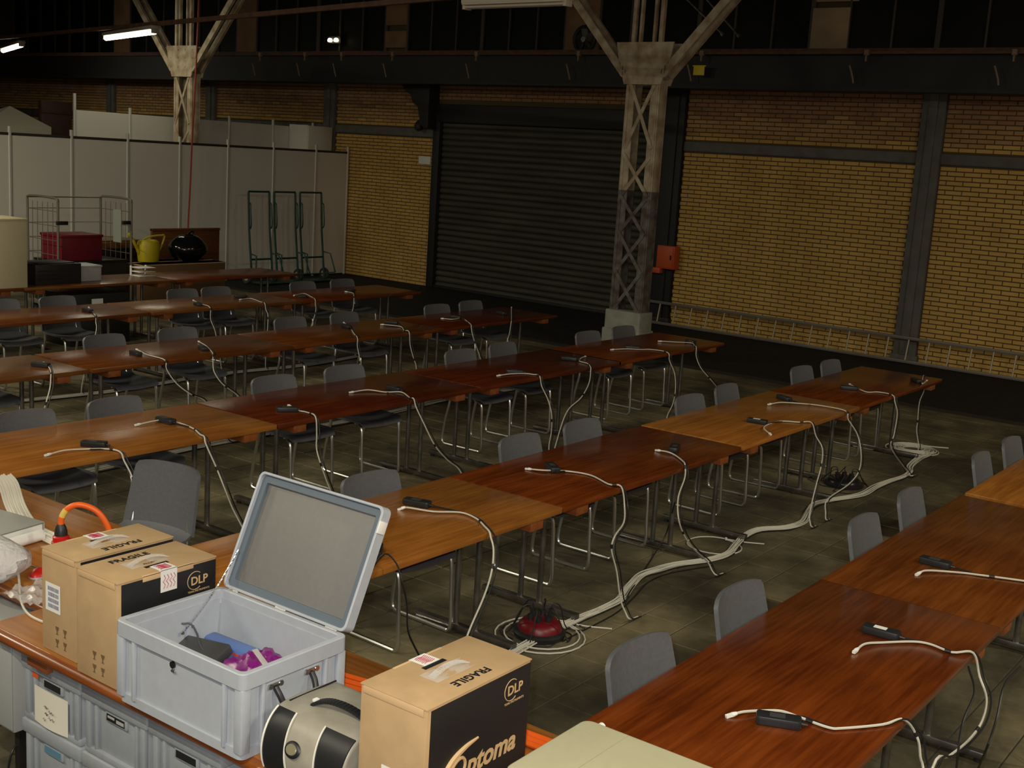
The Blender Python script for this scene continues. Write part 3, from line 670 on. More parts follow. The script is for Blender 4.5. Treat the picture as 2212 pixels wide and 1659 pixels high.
TCOL = {'A': ['red', 'brown', 'orange', 'tan'], 'B': ['orange', 'red', 'orange', 'red'], 'C': ['orange', 'dark', 'dark', 'red'], 'D': ['tan', 'brown', 'brown', 'dark'], 'E': ['brown', 'tan', 'red'], 'F': ['brown', 'tan', 'red']}
ADJ = {'red': 'reddish-brown', 'brown': 'brown', 'orange': 'orange-brown', 'dark': 'dark red-brown', 'tan': 'tan-brown'}
proto = {}
for k, (y0, y1, xs_, L) in ROWS.items():
    key = (round(L, 2), round(y1-y0, 2))
    for i, x in enumerate(xs_):
        if key not in proto: o = make_table(L, y1-y0); proto[key] = o
        else: o = copy_tree(proto[key])
        o.location = (x+L/2, (y0+y1)/2, 0)
        o['label'] = '%s wooden table in the %s row, %s' % (ADJ[TCOL[k][i]], ROWNAME[k], nth(i)); o['group'] = 'wooden tables in rows'
        top = [c for c in o.children if c.name.startswith('table_top')][0]
        top.material_slots[0].link = 'OBJECT'; top.material_slots[0].material = WOOD[TCOL[k][i]]

# desk tables in the foreground, standing across the rows
def desk(label, x0, y0, x1, y1):
    t = thing('wooden_table', label, 'table', ((x0+x1)/2, (y0+y1)/2, 0), 0, 'desk tables')
    w, L = x1-x0, y1-y0
    MB().box((-w/2+0.02, -L/2, TZ-0.04), (w/2, L/2, TZ)).build('table_top', DESKW, t, bev=0.003)
    pf = [(0.02, 0.0)]+[(0.02-0.02*math.sin(a)-0.006*math.sin(a), -0.02+0.02*math.cos(a)-0.002) for a in [PI*k/8 for k in range(1, 8)]]+[(0.02, -0.044)]
    m = Matrix(((1, 0, 0, -w/2), (0, 0, 1, 0), (0, 1, 0, TZ), (0, 0, 0, 1)))
    MB().prism(pf, -L/2, L/2, m).build('nosing', DESKE, t, ang=60)
    for sg in (-1, 1):
        yl = sg*(L/2-0.28)
        MB().box((-w/2+0.06, yl-0.022, 0.018), (w/2-0.06, yl+0.022, 0.05)).build('foot', DARKCHROME, t, bev=0.006)
        for xx in (-0.05, 0.08):
            mb = MB(); mb.tube([(xx, yl, 0.05), (xx, yl, TZ-0.05)], 0.0165, 10); mb.build('post', DARKCHROME, t)
        MB().box((-w/2+0.03, yl-0.06, TZ-0.09), (w/2-0.02, yl+0.06, TZ-0.04)).build('batten', BATTEN, t, bev=0.003)
desk('orange-brown desk table in the foreground carrying the boxes and crate', 2.18, 1.05, 2.93, 3.86)
desk('orange-brown desk table at the left edge behind the orange cable', 2.42, 3.87, 3.20, 5.95)

# ================================================================== CHAIRS
def make_chair():
    """faces -Y; origin on the floor under the seat"""
    t = thing('plastic_chair', '', 'chair')
    def back(u, v):
        x = (u*2-1); hw = 0.222-0.022*v
        if v > 0.90: hw -= 0.016*((v-0.90)/0.10)**2
        z = 0.47+0.335*v - 0.012*abs(x)**4*max(0, (v-0.5)*2)
        y = 0.180+0.080*v - 0.030*abs(x)**2.4
        n = Vector((-0.25*x, -1, 0.2)).normalized()
        return (x*hw, y, z), n
    MB().sheet(back, 14, 14, 0.018).build('backrest', SHELL, t, ang=60)
    def seat(u, v):
        x = (u*2-1); hw = 0.215+0.008*math.sin(v*PI)
        y = -0.215+0.385*v
        if v < 0.15: hw *= 1-0.08*((0.15-v)/0.15)**2
        z = 0.452-0.012*math.sin(v*PI)*(1-x*x) - 0.025*max(0, (0.12-v)/0.12)**2 + 0.012*x*x + 0.045*max(0, (v-0.82)/0.18)**2
        return (x*hw, y+0.02*max(0, (v-.82)/.18), z), Vector((0, 0, 1))
    MB().sheet(seat, 12, 12, 0.014).build('seat', SHELL, t, ang=60)
    for sg in (-1, 1):
        x = sg*0.195
        P = smooth_path([(x*0.75, -0.10, 0.43), (x*0.98, -0.16, 0.425), (x, -0.188, 0.39), (x, -0.198, 0.2), (x, -0.205, 0.06), (x, -0.190, 0.016), (x, -0.15, 0.011), (x, 0, 0.011), (x, 0.16, 0.011), (x, 0.205, 0.018), (x, 0.222, 0.06), (x*0.98, 0.20, 0.22), (x*0.95, 0.165, 0.38), (x*0.92, 0.17, 0.47), (x*0.9, 0.195, 0.55)], 3)
        mb = MB(); mb.tube(P, 0.0115, 8); mb.build('leg_frame', CHROME, t)
    mb = MB(); mb.tube([(-0.17, -0.09, 0.43), (0.17, -0.09, 0.43)], 0.009, 8); mb.build('crossbar', CHROME, t)
    return t
chair0 = make_chair(); used = [False]
def put_chair(x, y, rz, label):
    o = chair0 if not used[0] else copy_tree(chair0); used[0] = True
    o.location = (x, y, 0); o.rotation_euler = (0, 0, rz); o['label'] = label; o['group'] = 'grey plastic chairs'
CH = {'A': [3.57, 4.37, 5.77, 6.50, 7.80, 8.46], 'B': [4.49, 5.83, 6.50, 7.90, 8.58, 10.0, 10.6],
      'C': [3.93, 4.57, 5.88, 6.62, 8.02, 8.67, 10.03, 10.72], 'D': [4.75, 5.98, 6.72, 8.05, 8.79, 10.2, 10.84], 'E': [6.35, 6.98, 8.5, 8.98, 10.3, 11.0]}
for k, l in CH.items():
    for i, x in enumerate(l):
        put_chair(x+random.uniform(-.01, .01), ROWS[k][1]-0.115+random.uniform(-.02, .02), random.uniform(-0.05, 0.05), 'grey plastic chair behind the %s table row, %s of that row' % (ROWNAME[k], nth(i)))
put_chair(3.60, 4.93, math.radians(-77), 'grey plastic chair turned to face the desk, in front of the third row')

# ================================================================== WORK PLACES: adapters and network cables
# per place: adapter centre (photo px) and turn, cable on the table top, cable hanging below the edge
PLACES = {
'A': [((1682, 1556), -0.25, [(1581, 1544), (1606, 1541), (1649, 1535), (1687, 1536), (1724, 1548), (1788, 1571), (1821, 1573), (1906, 1565), (1950, 1563)], [(1981, 1592), (1988, 1634), (1990, 1700)]),
      ((1904, 1365), -0.75, [(1849, 1405), (1868, 1394), (1906, 1388), (1973, 1386), (2011, 1392), (2057, 1409), (2085, 1422)], [(2116, 1461), (2131, 1508), (2121, 1558), (2091, 1600), (2049, 1634), (2013, 1662)]),
      ((2021, 1215), -0.65, [(1984, 1239), (2003, 1235), (2074, 1237), (2116, 1242), (2184, 1251), (2230, 1258)], [(2262, 1290), (2275, 1350)])],
'B': [((812, 1190), -0.9, None, [(831, 1196), (856, 1217), (868, 1255), (879, 1305), (881, 1360), (898, 1402)]),
      ((901, 1086), -0.55, [(868, 1098), (881, 1099), (936, 1105), (995, 1107), (1029, 1120), (1046, 1136)], [(1060, 1160), (1066, 1187), (1062, 1234), (1045, 1289), (1010, 1371)]),
      ((1193, 1010), -1.2, [(1142, 1013), (1172, 1018), (1227, 1018), (1277, 1027), (1315, 1046), (1330, 1060)], [(1349, 1095), (1347, 1129), (1328, 1158), (1321, 1187), (1332, 1234), (1340, 1293)]),
      ((1457, 968), 1.2, [(1422, 973), (1441, 978), (1458, 983), (1475, 996), (1481, 1005)], [(1479, 1032), (1465, 1074), (1465, 1116), (1475, 1150), (1496, 1183), (1527, 1212)]),
      ((1636, 910), -0.25, [(1663, 937), (1650, 927), (1659, 917), (1688, 910), (1725, 912), (1749, 924)], [(1762, 941), (1776, 968), (1774, 1005), (1762, 1051), (1749, 1108)]),
      ((1694, 860), -0.75, [(1663, 873), (1688, 871), (1733, 872), (1778, 877), (1811, 888)], [(1832, 906), (1852, 939), (1860, 981), (1855, 1018), (1832, 1047), (1787, 1079)]),
      ((1834, 838), -0.3, [(1836, 830), (1852, 840), (1873, 847), (1898, 847), (1916, 855)], [(1933, 869), (1938, 894), (1931, 939), (1925, 968), (1960, 1018)]),
      ((1980, 822), -0.75, [(2002, 822), (1999, 830)], [(1997, 840), (1986, 869), (1982, 910), (1980, 931), (1984, 960)])],
'C': [((203, 959), 0.05, [(104, 982), (140, 975), (187, 970), (234, 970), (252, 977)], [(268, 995), (284, 1027), (300, 1075)]),
      ((358, 908), -0.3, [(298, 917), (335, 911), (361, 907), (391, 915), (418, 926), (432, 938)], [(445, 960), (468, 1012), (485, 1055), (503, 1100)]),
      ((620, 884), 0.1, [(625, 876), (640, 884), (646, 887), (664, 891), (674, 902)], [(684, 938), (684, 971), (696, 1012), (713, 1058)]),
      ((851, 839), -0.3, [(760, 847), (795, 844), (832, 847), (867, 847), (885, 859)], [(899, 880), (915, 914), (939, 962), (966, 993), (989, 1011)]),
      ((1112, 803), 0.05, [(1078, 811), (1104, 809), (1135, 807), (1152, 809), (1162, 818)], [(1170, 834), (1183, 862), (1191, 893), (1191, 931), (1186, 960)]),
      ((1230, 775), -0.1, [(1264, 770), (1255, 775), (1252, 780), (1269, 785), (1275, 792)], [(1276, 800), (1272, 828), (1255, 859), (1224, 890)]),
      ((1366, 751), 0.0, [(1323, 755), (1354, 755), (1382, 755), (1407, 755), (1430, 763)], [(1446, 779), (1457, 807), (1459, 840), (1453, 873), (1442, 896)]),
      ((1492, 738), -0.3, [(1426, 737), (1457, 740), (1494, 741), (1500, 747)], [(1504, 770), (1514, 795), (1535, 820), (1552, 842)])],
'D': [((88, 788), -0.2, [(95, 784), (104, 791), (109, 800)], [(110, 812), (108, 838), (100, 868), (94, 890)]),
      ((293, 763), -0.4, [(296, 755), (304, 759), (321, 767), (345, 778)], [(360, 798), (381, 828), (411, 851), (442, 866)]),
      ((438, 752), -0.5, [(430, 738), (445, 747), (456, 758)], [(460, 781), (463, 804), (482, 831), (514, 856)]),
      ((748, 705), -0.5, [(743, 697), (757, 708), (764, 720)], [(772, 749), (777, 783)]),
      ((846, 697), -0.1, [(826, 701), (846, 704), (867, 706), (873, 714)], [(886, 746), (893, 773), (899, 795)]),
      ((985, 685), -0.1, [(956, 688), (977, 691), (997, 687), (1009, 694)], [(1018, 708), (1023, 732), (1037, 773)]),
      ((1083, 676), -0.2, [(1105, 664), (1105, 680)], [(1104, 697), (1097, 732)])],
'E': [((189, 670), -0.3, [(192, 664), (201, 675), (205, 684)], [(207, 695), (207, 719)]),
      ((427, 657), -0.4, [(418, 649), (435, 657), (445, 666)], [(455, 690), (465, 717)]),
      ((519, 640), -0.1, [(520, 647), (542, 645), (562, 652)], [(574, 668), (579, 687)]),
      ((652, 641), -0.1, [(636, 638), (656, 634), (672, 641)], [(681, 656), (681, 677)]),
      ((757, 627), -0.1, [(748, 630), (762, 633)], [(764, 652), (760, 675)])],
}
AXIS = {'A': [(52, 8), (42, 11), (36, 9)], 'B': [(-4, 18), (33, 6), (14, 12), (6, -9), (25, 4), (18, 6), (19, 2), (12, 5)], 'C': [(29, 2), (23, 6), (24, 0), (16, 4), (22, 1), (20, 2), (16, 1), (9, 2)],
        'D': [(18, 2), (18, 7), (9, 6), (10, 3), (14, 1), (11, 1), (9, 2)], 'E': [(11, 3), (9, 4), (13, 0), (9, 0), (9, 0)]}
LABELM = PAPER
def hang_points(row, px):
    near = ROWS[row][0]; out = []; n = len(px)
    for i, (x, y) in enumerate(px):
        bulge = 0.03+0.10*min(1, i/2)
        p = ony(x, y, near-bulge)
        if p.z < 0.02:
            p = onz(x, y, 0.012)
        out.append(p)
    last = out[-1]
    if last.z > 0.05:
        prev = out[-2] if len(out) > 1 else last+Vector((0, 0, 0.2))
        dx = (last.x-prev.x)/max(0.05, prev.z-last.z)
        dx = max(-0.6, min(0.6, dx))
        out.append(Vector((last.x+dx*last.z*0.6, last.y-0.02, last.z*0.45)))
        out.append(Vector((last.x+dx*last.z*0.9, last.y-0.04, 0.03)))
        out.append(Vector((last.x+dx*last.z+0.10, last.y-0.03, 0.012)))
    return out
for row, L in PLACES.items():
    near = ROWS[row][0]
    for i, (ad, turn, cab, hang) in enumerate(L):
        c = onz(ad[0], ad[1], TZ+0.015)
        c.y = min(max(c.y, near+0.07), ROWS[row][1]-0.06)
        ax = AXIS[row][i]; dv = onz(ad[0]+ax[0], ad[1]+ax[1], TZ+0.015)-onz(ad[0]-ax[0], ad[1]-ax[1], TZ+0.015); turn = math.atan2(dv.y, dv.x)
        t = thing('power_adapter', 'black laptop power adapter on the %s table row, %s of that row' % (ROWNAME[row], nth(i)), 'adapter', (c.x, c.y, TZ+0.001), turn, 'laptop power adapters')
        lx = min(0.072, max(0.052, dv.length/2))
        mb = MB(); mb.prism(rounded(-lx, -0.029, lx, 0.029, 0.012, 3), 0, 0.031); mb.build('body', BLK, t, bev=0.005)
        MB().box((-0.03, -0.016, 0.0312), (0.02, 0.014, 0.0318)).build('rating_label', PAPER if (row, i) in (('A', 1), ('B', 4)) else mat('dark_label', (0.05, 0.05, 0.055), 0.5), t)
        mb = MB(); mb.tube([(lx-0.002, 0, 0.014), (lx+0.02, 0, 0.013)], [0.007, 0.005], 8); mb.build('strain_relief', BLK, t)
        hp = hang_points(row, hang)
        Rm = Matrix.Rotation(turn, 4, 'Z'); st = Vector((c.x, c.y, TZ+0.013))+Rm @ Vector((lx+0.01, 0, 0))
        if row == 'B' and i == 7:       # hangs over the end of the row
            hp = [onx(x, y, 11.13) for x, y in hang]; hp.append(Vector((11.14, hp[-1].y, 0.012)))
        edge = Vector((hp[0].x-0.03, near+0.012, TZ+0.008)) if not (row == 'B' and i == 7) else Vector((11.06, hp[0].y, TZ+0.008))
        tab = []
        if cab:
            tab = [onz(x, y, TZ+0.009) for x, y in cab]
            keep = [p for p in tab if p.y > near+0.03]
            tab = keep if len(keep) > 1 else tab
            for p in tab: p.y = max(p.y, near+0.02)
            if len(tab) > 3: tab[1].z += 0.006
        if tab and not (row == 'B' and i == 7):
            a_, h_ = tab[-1], hp[0]; f_ = min(1, max(0, (a_.y-near)/max(0.01, a_.y-h_.y))); edge = a_.lerp(h_, f_); edge.y = near-0.003; edge.z = TZ+0.007
        # black cord of the adapter: joins the white cable and follows it down
        j = max(1, len(tab)//2)
        off = Vector((0.012, -0.006, -0.002))
        mid = [p+off for p in tab[j:]] if tab else []
        if mid: mid = [p for p in mid if (p-st).length > 0.06]
        path = [st]+mid+[edge+off]+[p+Vector((0.016, -0.012, 0)) for p in hp]
        if cab is None: path = [st, (st+edge)/2, edge]+hp
        for p in path:
            if p.y > near-0.004 and p.z > TZ-0.06 and p.x < 11.08: p.z = max(p.z, TZ+0.006)
        mb = MB(); mb.tube(smooth_path([t.matrix_basis.inverted() @ p if False else p for p in path], 4), 0.0042, 6)
        inv = (Matrix.Translation((c.x, c.y, TZ+0.001)) @ Rm).inverted(); mb.v = [tuple(inv @ Vector(v)) for v in mb.v]
        mb.build('cord', BLKRUB, t)
        if cab:
            n = thing('network_cable', 'white network cable trailing off the %s table row, %s of that row' % (ROWNAME[row], nth(i)), 'cable', tab[0], 0, 'white network cables')
            P = smooth_path(tab+[edge]+hp, 5); o0 = tab[0]
            mb = MB(); mb.tube([p-o0 for p in P], 0.0046, 6); mb.build('sheath', WHTCAB, n)
            d = (P[0]-P[3]).normalized(); q = P[0]-o0
            mb = MB(); mb.tube([q-d*0.018, q-d*0.002, q], [0.006, 0.0085, 0.0085], 8); mb.beam(q, q+d*0.022, 0.0125, 0.0095); mb.build('plug', WHTPLUG, n)
            for fr in ((0.32, 0.62) if len(P) > 30 else (0.4,)):
                kk = int(len(P)*fr); dd = (P[kk+1]-P[kk]).normalized(); mb = MB(); mb.tube([P[kk]-o0-dd*0.012, P[kk]-o0+dd*0.012], 0.0068, 8); mb.build('cable_tie', BLKRUB, n)

# ---- bundles of white cable on the floor
def bundle(label, pts, n, spread, rad=0.0045, dark=1):
    base = [Vector(p) for p in pts]; t = thing('cable_bundle', label, 'cable bundle', base[0], 0, 'floor cable bundles')
    for k in range(n):
        ph = random.uniform(0, 6.28); fr = random.uniform(1.5, 3.5); oy = (k/(n-1)-0.5)*spread; lay = (k % 3)
        Q = []
        for i, p in enumerate(base):
            a = base[min(i+1, len(base)-1)]-base[max(i-1, 0)]; nn = Vector((-a.y, a.x, 0)).normalized()
            Q.append(p-base[0]+nn*(oy+spread*0.12*math.sin(fr*i*0.6+ph))+Vector((0, 0, 0.006+lay*0.006)))
        mb = MB(); mb.tube(smooth_path(Q, 4), rad, 5); mb.build('strand', BLKRUB if k < dark else WHTCAB, t)
    return t
fp = [(985, 1500), (1060, 1445), (1130, 1402), (1190, 1370), (1255, 1340), (1300, 1320), (1340, 1297), (1360, 1270), (1385, 1247), (1420, 1235), (1460, 1224), (1530, 1213), (1570, 1200), (1590, 1180), (1608, 1163), (1640, 1148), (1700, 1143), (1735, 1130), (1746, 1108), (1760, 1092), (1800, 1083), (1860, 1072), (1890, 1055), (1920, 1043), (1950, 1033), (1965, 1022), (1965, 1010), (1985, 993), (2005, 985), (2000, 975)]
bundle('thick bundle of white cables snaking over the floor before the second row', [onz(x, y, 0.0) for x, y in fp], 13, 0.052)
bundle('bundle of white cables on the floor along the third table row', [(x, 5.42+0.05*math.sin(x*2.2), 0) for x in [3.2+0.4*i for i in range(19)]], 8, 0.06)
bundle('bundle of white cables on the floor along the fourth table row', [(x, 7.58+0.05*math.sin(x*2.2), 0) for x in [3.6+0.4*i for i in range(18)]], 10, 0.09)
bundle('bundle of white cables on the floor along the fifth table row', [(x, 9.88+0.05*math.sin(x*2.5), 0) for x in [5.2+0.4*i for i in range(15)]], 10, 0.09)
def coil(label, c, r, turns, mt, rad=0.0046, ell=1.0, fill=0.0):
    P = []
    for k in range(turns*24+1):
        a = 2*PI*k/24; rr = r*(1+0.10*math.sin(a*0.37+1)-0.03*(k//24 % 3))*(1-fill*(k/(turns*24))); P.append((rr*math.cos(a)*ell, rr*math.sin(a), 0.006+0.004*(k//24 % 4)))
    t = thing('cable_coil', label, 'cable coil', c); mb = MB(); mb.tube(P, rad, 6); mb.build('winding', mt, t)
    e = Vector(P[-1]); mb = MB(); mb.beam(e, e+Vector((0.03, 0.02, 0.0)), 0.013, 0.011); mb.build('plug', WHTPLUG, t)
    mb = MB(); e = Vector(P[0]); mb.tube(smooth_path([e, e+Vector((0.03, -0.10, 0)), e+Vector((0.10, -0.22, 0))]), rad, 6); mb.build('tail', mt, t)
coil('white cable ring lying around the red distribution box', onz(1170, 1374, 0.0), 0.225, 2, WHTCAB)
coil('coil of white cable on the floor at the far end of the second row', onz(1972, 972, 0.0), 0.23, 14, WHTCAB, rad=0.006, fill=0.62)
coil('small loop of white cable on the floor by the second row', onz(1545, 1180, 0.0), 0.17, 1, WHTCAB)
def distro(label, c, red):
    t = thing('power_distributor', label, 'power box', c)
    mb = MB(); mb.lathe([(0.10, 0), (0.165, 0.004), (0.17, 0.03), (0.15, 0.045), (0.10, 0.05)], 28); mb.build('base', BLK, t)
    mb = MB(); mb.lathe([(0.145, 0.044), (0.14, 0.07), (0.115, 0.095), (0.06, 0.105), (0.01, 0.106)], 28); mb.build('cover', mat('dark_red_plastic', (0.14, 0.005, 0.010), 0.4) if red else BLACKSTEEL, t)
    for k in range(6):
        a = k*PI/3+0.4; x, y = 0.065*math.cos(a), 0.065*math.sin(a)
        mb = MB(); mb.tube([(x, y, 0.09), (x*1.05, y*1.05, 0.135)], 0.02, 10); pl = mb.build('power_plug', BLK, t)
        a2 = a+random.uniform(-.6, .6); R = random.uniform(0.18, 0.34)
        mb = MB(); mb.tube(smooth_path([(x*1.05, y*1.05, 0.13), (x*1.2, y*1.2, 0.19), (0.13*math.cos(a), 0.13*math.sin(a), 0.17), (0.19*math.cos(a2), 0.19*math.sin(a2), 0.03), (R*math.cos(a2), R*math.sin(a2), 0.008), (R*math.cos(a2+.6), R*math.sin(a2+.6), 0.006), (R*0.8*math.cos(a2+1.1), R*.8*math.sin(a2+1.1), 0.008)]), 0.0042, 6); mb.build('cord', BLKRUB, pl)
    return t
distro('red and black power distribution box full of plugs on the floor', onz(1165, 1372, 0.0), True).scale = (0.82, 0.82, 0.9)
distro('all-black power distribution box with tangled cords further along the second row', onz(1822, 1048, 0.0), False).scale = (0.95, 0.95, 0.7)
# black floor cord running beside the bundle
def cord(label, pts, mt=BLKRUB, r=0.0045):
    P = [Vector(p) for p in pts]; mb = MB(); mb.tube([p-P[0] for p in smooth_path(P, 5)], r, 6)
    o = mb.build('extension_lead', mt); o.location = P[0]; return tag(o, label, 'cord', 'black floor cords')
cord('black cord running along the right side of the white floor bundle', [onz(x, y, 0.006) for x, y in ((1215, 1385), (1260, 1362), (1330, 1325), (1370, 1290), (1400, 1258), (1440, 1240), (1490, 1230), (1540, 1222))])
cord('black cord crossing from the second row to the white bundle', [onz(x, y, z) for x, y, z in ((1458, 1085, 0.35), (1440, 1150, 0.12), (1415, 1195, 0.01), (1380, 1250, 0.008), (1360, 1280, 0.03), (1352, 1300, 0.008))])
cord('black cord hanging beside the nearest row at the right edge', [ony(2205, 1440, 1.0), ony(2170, 1480, 0.95), ony(2152, 1555, 0.92), ony(2130, 1620, 0.9), onz(2100, 1690, 0.006)])
cord('black cord looping under the nearest row at the lower right', [ony(2092, 1440, 1.05), ony(2105, 1495, 0.98), ony(2080, 1560, 0.95), ony(2068, 1640, 0.93), onz(2062, 1720, 0.006)])

# ================================================================== FOREGROUND DESK
def printed_box(label, x0, y0, x1, y1, h, flip, big, marks):
    """projector carton; black printed long sides, tan top and ends. flip turns it end for end"""
    w, d = x1-x0, y1-y0
    t = thing('projector_carton', label, 'box', ((x0+x1)/2, (y0+y1)/2, TZ+0.001), 0, 'projector cartons')
    hx, hy = w/2, d/2; s = -1 if flip else 1
    MB().box((-hx, -hy, 0), (hx, hy, h)).build('body', CARD, t, bev=0.004)
    for sy in (-1, 1): MB().box((-hx+0.016, sy*hy-0.0012, 0.004), (hx-0.001, sy*hy+0.0012, h-0.006)).build('black_side', PRINTBLK, t, smooth=False)
    MB().box((-hx-0.002, -hy-0.002, h-0.001), (hx+0.002, hy+0.002, h+0.004)).build('lid_flap', CARD, t, bev=0.0015)
    MB().box((-hx-0.003, -hy+0.01, h-0.02), (-hx, hy-0.01, h)).build('end_flap', CARDEDGE, t, bev=0.001)
    # tear tabs on the long edge and the slot with its paper seal
    e = s*hy
    MB().box((-0.10, min(e, e-s*0.004)-0.002, h-0.016), (0.10, max(e, e-s*0.004)+0.002, h+0.005)).build('locking_tab', CARDEDGE, t, bev=0.001)
    MB().box((-0.045, e-s*0.062-0.008, h+0.004), (0.045, e-s*0.062+0.008, h+0.0048)).build('slot', PRINTBLK, t)
    ye = sorted((e-s*0.055, e+s*0.004)); yv = sorted((e+s*0.0025, e+s*0.004))
    MBs = MB().box((-0.032, ye[0], h+0.0055), (0.032, ye[1], h+0.0066)); MBs.box((-0.032, yv[0], h-0.068), (0.032, yv[1], h+0.0066))
    sl = MBs.build('paper_seal', PAPER, t)
    mb = MB()
    for k in range(7):
        y = e-s*(0.045-0.006*k) ; mb.tube([(-0.024+0.004*random.random(), y, h+0.0072), (-0.01, y+0.003, h+0.0074), (0.006, y-0.002, h+0.0072), (0.022, y+0.002, h+0.0074)], 0.0011, 4)
    for k in range(4):
        x = -0.02+0.013*k; mb.tube([(x, e+s*0.0048, h-0.010), (x+0.006, e+s*0.0048, h-0.022), (x-0.004, e+s*0.0048, h-0.032), (x+0.005, e+s*0.0048, h-0.044), (x-0.002, e+s*0.0048, h-0.056)], 0.0011, 4)
    mb.build('handwriting', REDINK, sl)
    # carrying strap of clear plastic
    P = smooth_path([(-0.075, 0, h+0.005), (-0.04, 0, h+0.016), (0, 0, h+0.021), (0.04, 0, h+0.016), (0.075, 0, h+0.005)], 5)
    mb = MB()
    for a, b in zip(P, P[1:]): mb.beam(a, b, 0.022, 0.003)
    mb.build('handle', CLEAR, t)
    mb = MB(); mb.sheet(lambda u, v: ((-0.085+0.17*u, -0.032+0.064*v, h+0.0052+0.004*math.sin(u*11)*math.sin(v*9)**2), Vector((0, 0, 1))), 10, 5, 0.0006); mb.build('clear_film', CLEAR, t)
    # lettering
    fx = Vector((-s, 0, 0)) if not flip else Vector((1, 0, 0)); fy = Vector((0, -s, 0)) if not flip else Vector((0, 1, 0))
    o = Vector((0.085*s if not flip else -0.10, -s*(hy*0.5)+(0.0), h+0.0046))
    place_text('print_fragile', 'FRAGILE', 0.038, o, fx, fy, PRINTBLK, t, off=0.0008, space=1.08)
    place_text('print_front', 'FRONT', 0.017, Vector((s*0.03, e-s*0.085, h+0.0046)), fx, fy, mat('brown_print', (0.16, 0.09, 0.04), 0.7), t)
    # DLP mark at the far upper corner of the near side
    zf = -hy-0.0014
    DX, DZ_ = hx-0.105, h-0.075
    place_text('print_mark', 'DLP', 0.040, (DX, zf, DZ_), (1, 0, 0), (0, 0, 1), PRINTTAN, t, off=0.0007)
    mb = MB(); cx_, cz_ = DX+0.018, DZ_+0.014
    mb.tube([(cx_+0.031*math.cos(a), zf, cz_+0.031*math.sin(a)) for a in [math.radians(50+k*13) for k in range(21)]], 0.0013, 5); mb.build('print_ring', PRINTTAN, t)
    place_text('print_small_line', 'TEXAS INSTRUMENTS', 0.0092, (DX-0.012, zf, DZ_-0.026), (1, 0, 0), (0, 0, 1), PRINTTAN, t)
    if big:
        place_text('print_brand_word', 'ptoma', 0.084, (-0.050, zf, 0.118), (1, 0, 0), (0, 0, 1), PRINTTAN, t, shear=0.22, off=0.0022)
        mb = MB(); ring = []
        mb.tube([(-0.088+0.030*math.cos(a)+0.010*math.sin(a), zf, 0.146+0.033*math.sin(a)) for a in [2*PI*k/24 for k in range(25)]], 0.0048, 6, False); mb.build('print_letter_o', PRINTTAN, t)
        sw = [(-0.118, 0.095), (-0.142, 0.120), (-0.143, 0.152), (-0.112, 0.184), (-0.060, 0.204), (-0.005, 0.212)]
        mb = MB(); P = smooth_path([(x, zf, z) for x, z in sw], 5); n = len(P); mb.tube(P, [0.002+0.0075*math.sin(PI*min(1, (k+3)/(n+3)))**0.8 for k in range(n)], 6); mb.build('print_swash', PRINTTAN, t)
    # end face prints
    xf = -hx-0.0012
    if marks == 'label':
        pl = MB().box((xf-0.0004, -0.075, 0.02), (xf, 0.03, 0.165) if big else (xf, 0.03, 0.165)).build('shipping_label', PAPER, t)
        mb = MB()
        for r_, z in enumerate((0.142, 0.108, 0.078, 0.048)):
            y = -0.06; 
            while y < 0.012:
                w_ = random.choice((0.001, 0.002, 0.003)); mb.box((xf-0.0009, y, z-0.008), (xf-0.0004, y+w_, z+0.008)); y += w_+random.choice((0.0015, 0.003))
        mb.build('bar_code', PRINTBLK, pl)
    if marks == 'side':
        pl = MB().box((xf-0.0004, -0.065, 0.19), (xf, 0.075, 0.275)).build('shipping_label', PAPER, t)
    if marks == 'left':
        pl = MB().box((xf-0.0004, -0.01, 0.145), (xf, 0.075, 0.245)).build('shipping_label', PAPER, t)
        mb = MB()
        for z in (0.165, 0.185, 0.205, 0.225):
            y = 0.0
            while y < 0.06:
                w_ = random.choice((0.001, 0.002, 0.003)); mb.box((xf-0.0009, y, z-0.007), (xf-0.0004, y+w_, z+0.007)); y += w_+0.002
        mb.build('bar_code', mat('blue_grey_ink', (0.16, 0.17, 0.26), 0.6), pl)
    if marks != 'label':
        for k, (yy, zz) in enumerate(((-0.035, 0.075), (0.01, 0.075), (-0.035, 0.03), (0.01, 0.03))):
            gp_ = [(yy-0.010, zz+0.024), (yy+0.010, zz+0.024), (yy+0.006, zz+0.012), (yy+0.002, zz+0.009), (yy+0.002, zz), (yy+0.008, zz-0.004), (yy-0.008, zz-0.004), (yy-0.002, zz), (yy-0.002, zz+0.009), (yy-0.006, zz+0.012)]
            MB().prism(gp_, xf-0.0005, xf, Matrix(((0, 0, 1, 0), (1, 0, 0, 0), (0, 1, 0, 0), (0, 0, 0, 1)))).build('care_symbol', mat('brown_print', (0.16, 0.09, 0.04), 0.7), t)
    return t
printed_box('projector carton at the back of the pair left of the grey crate', 2.215, 3.352, 2.600, 3.552, 0.355, False, False, 'left')
printed_box('front projector carton of the pair, standing next to the grey crate', 2.185, 3.09, 2.575, 3.305, 0.355, True, False, 'none')
printed_box('large projector carton with slanted tan lettering right of the projector bag', 2.195, 1.815, 2.64, 2.045, 0.362, False, True, 'label')

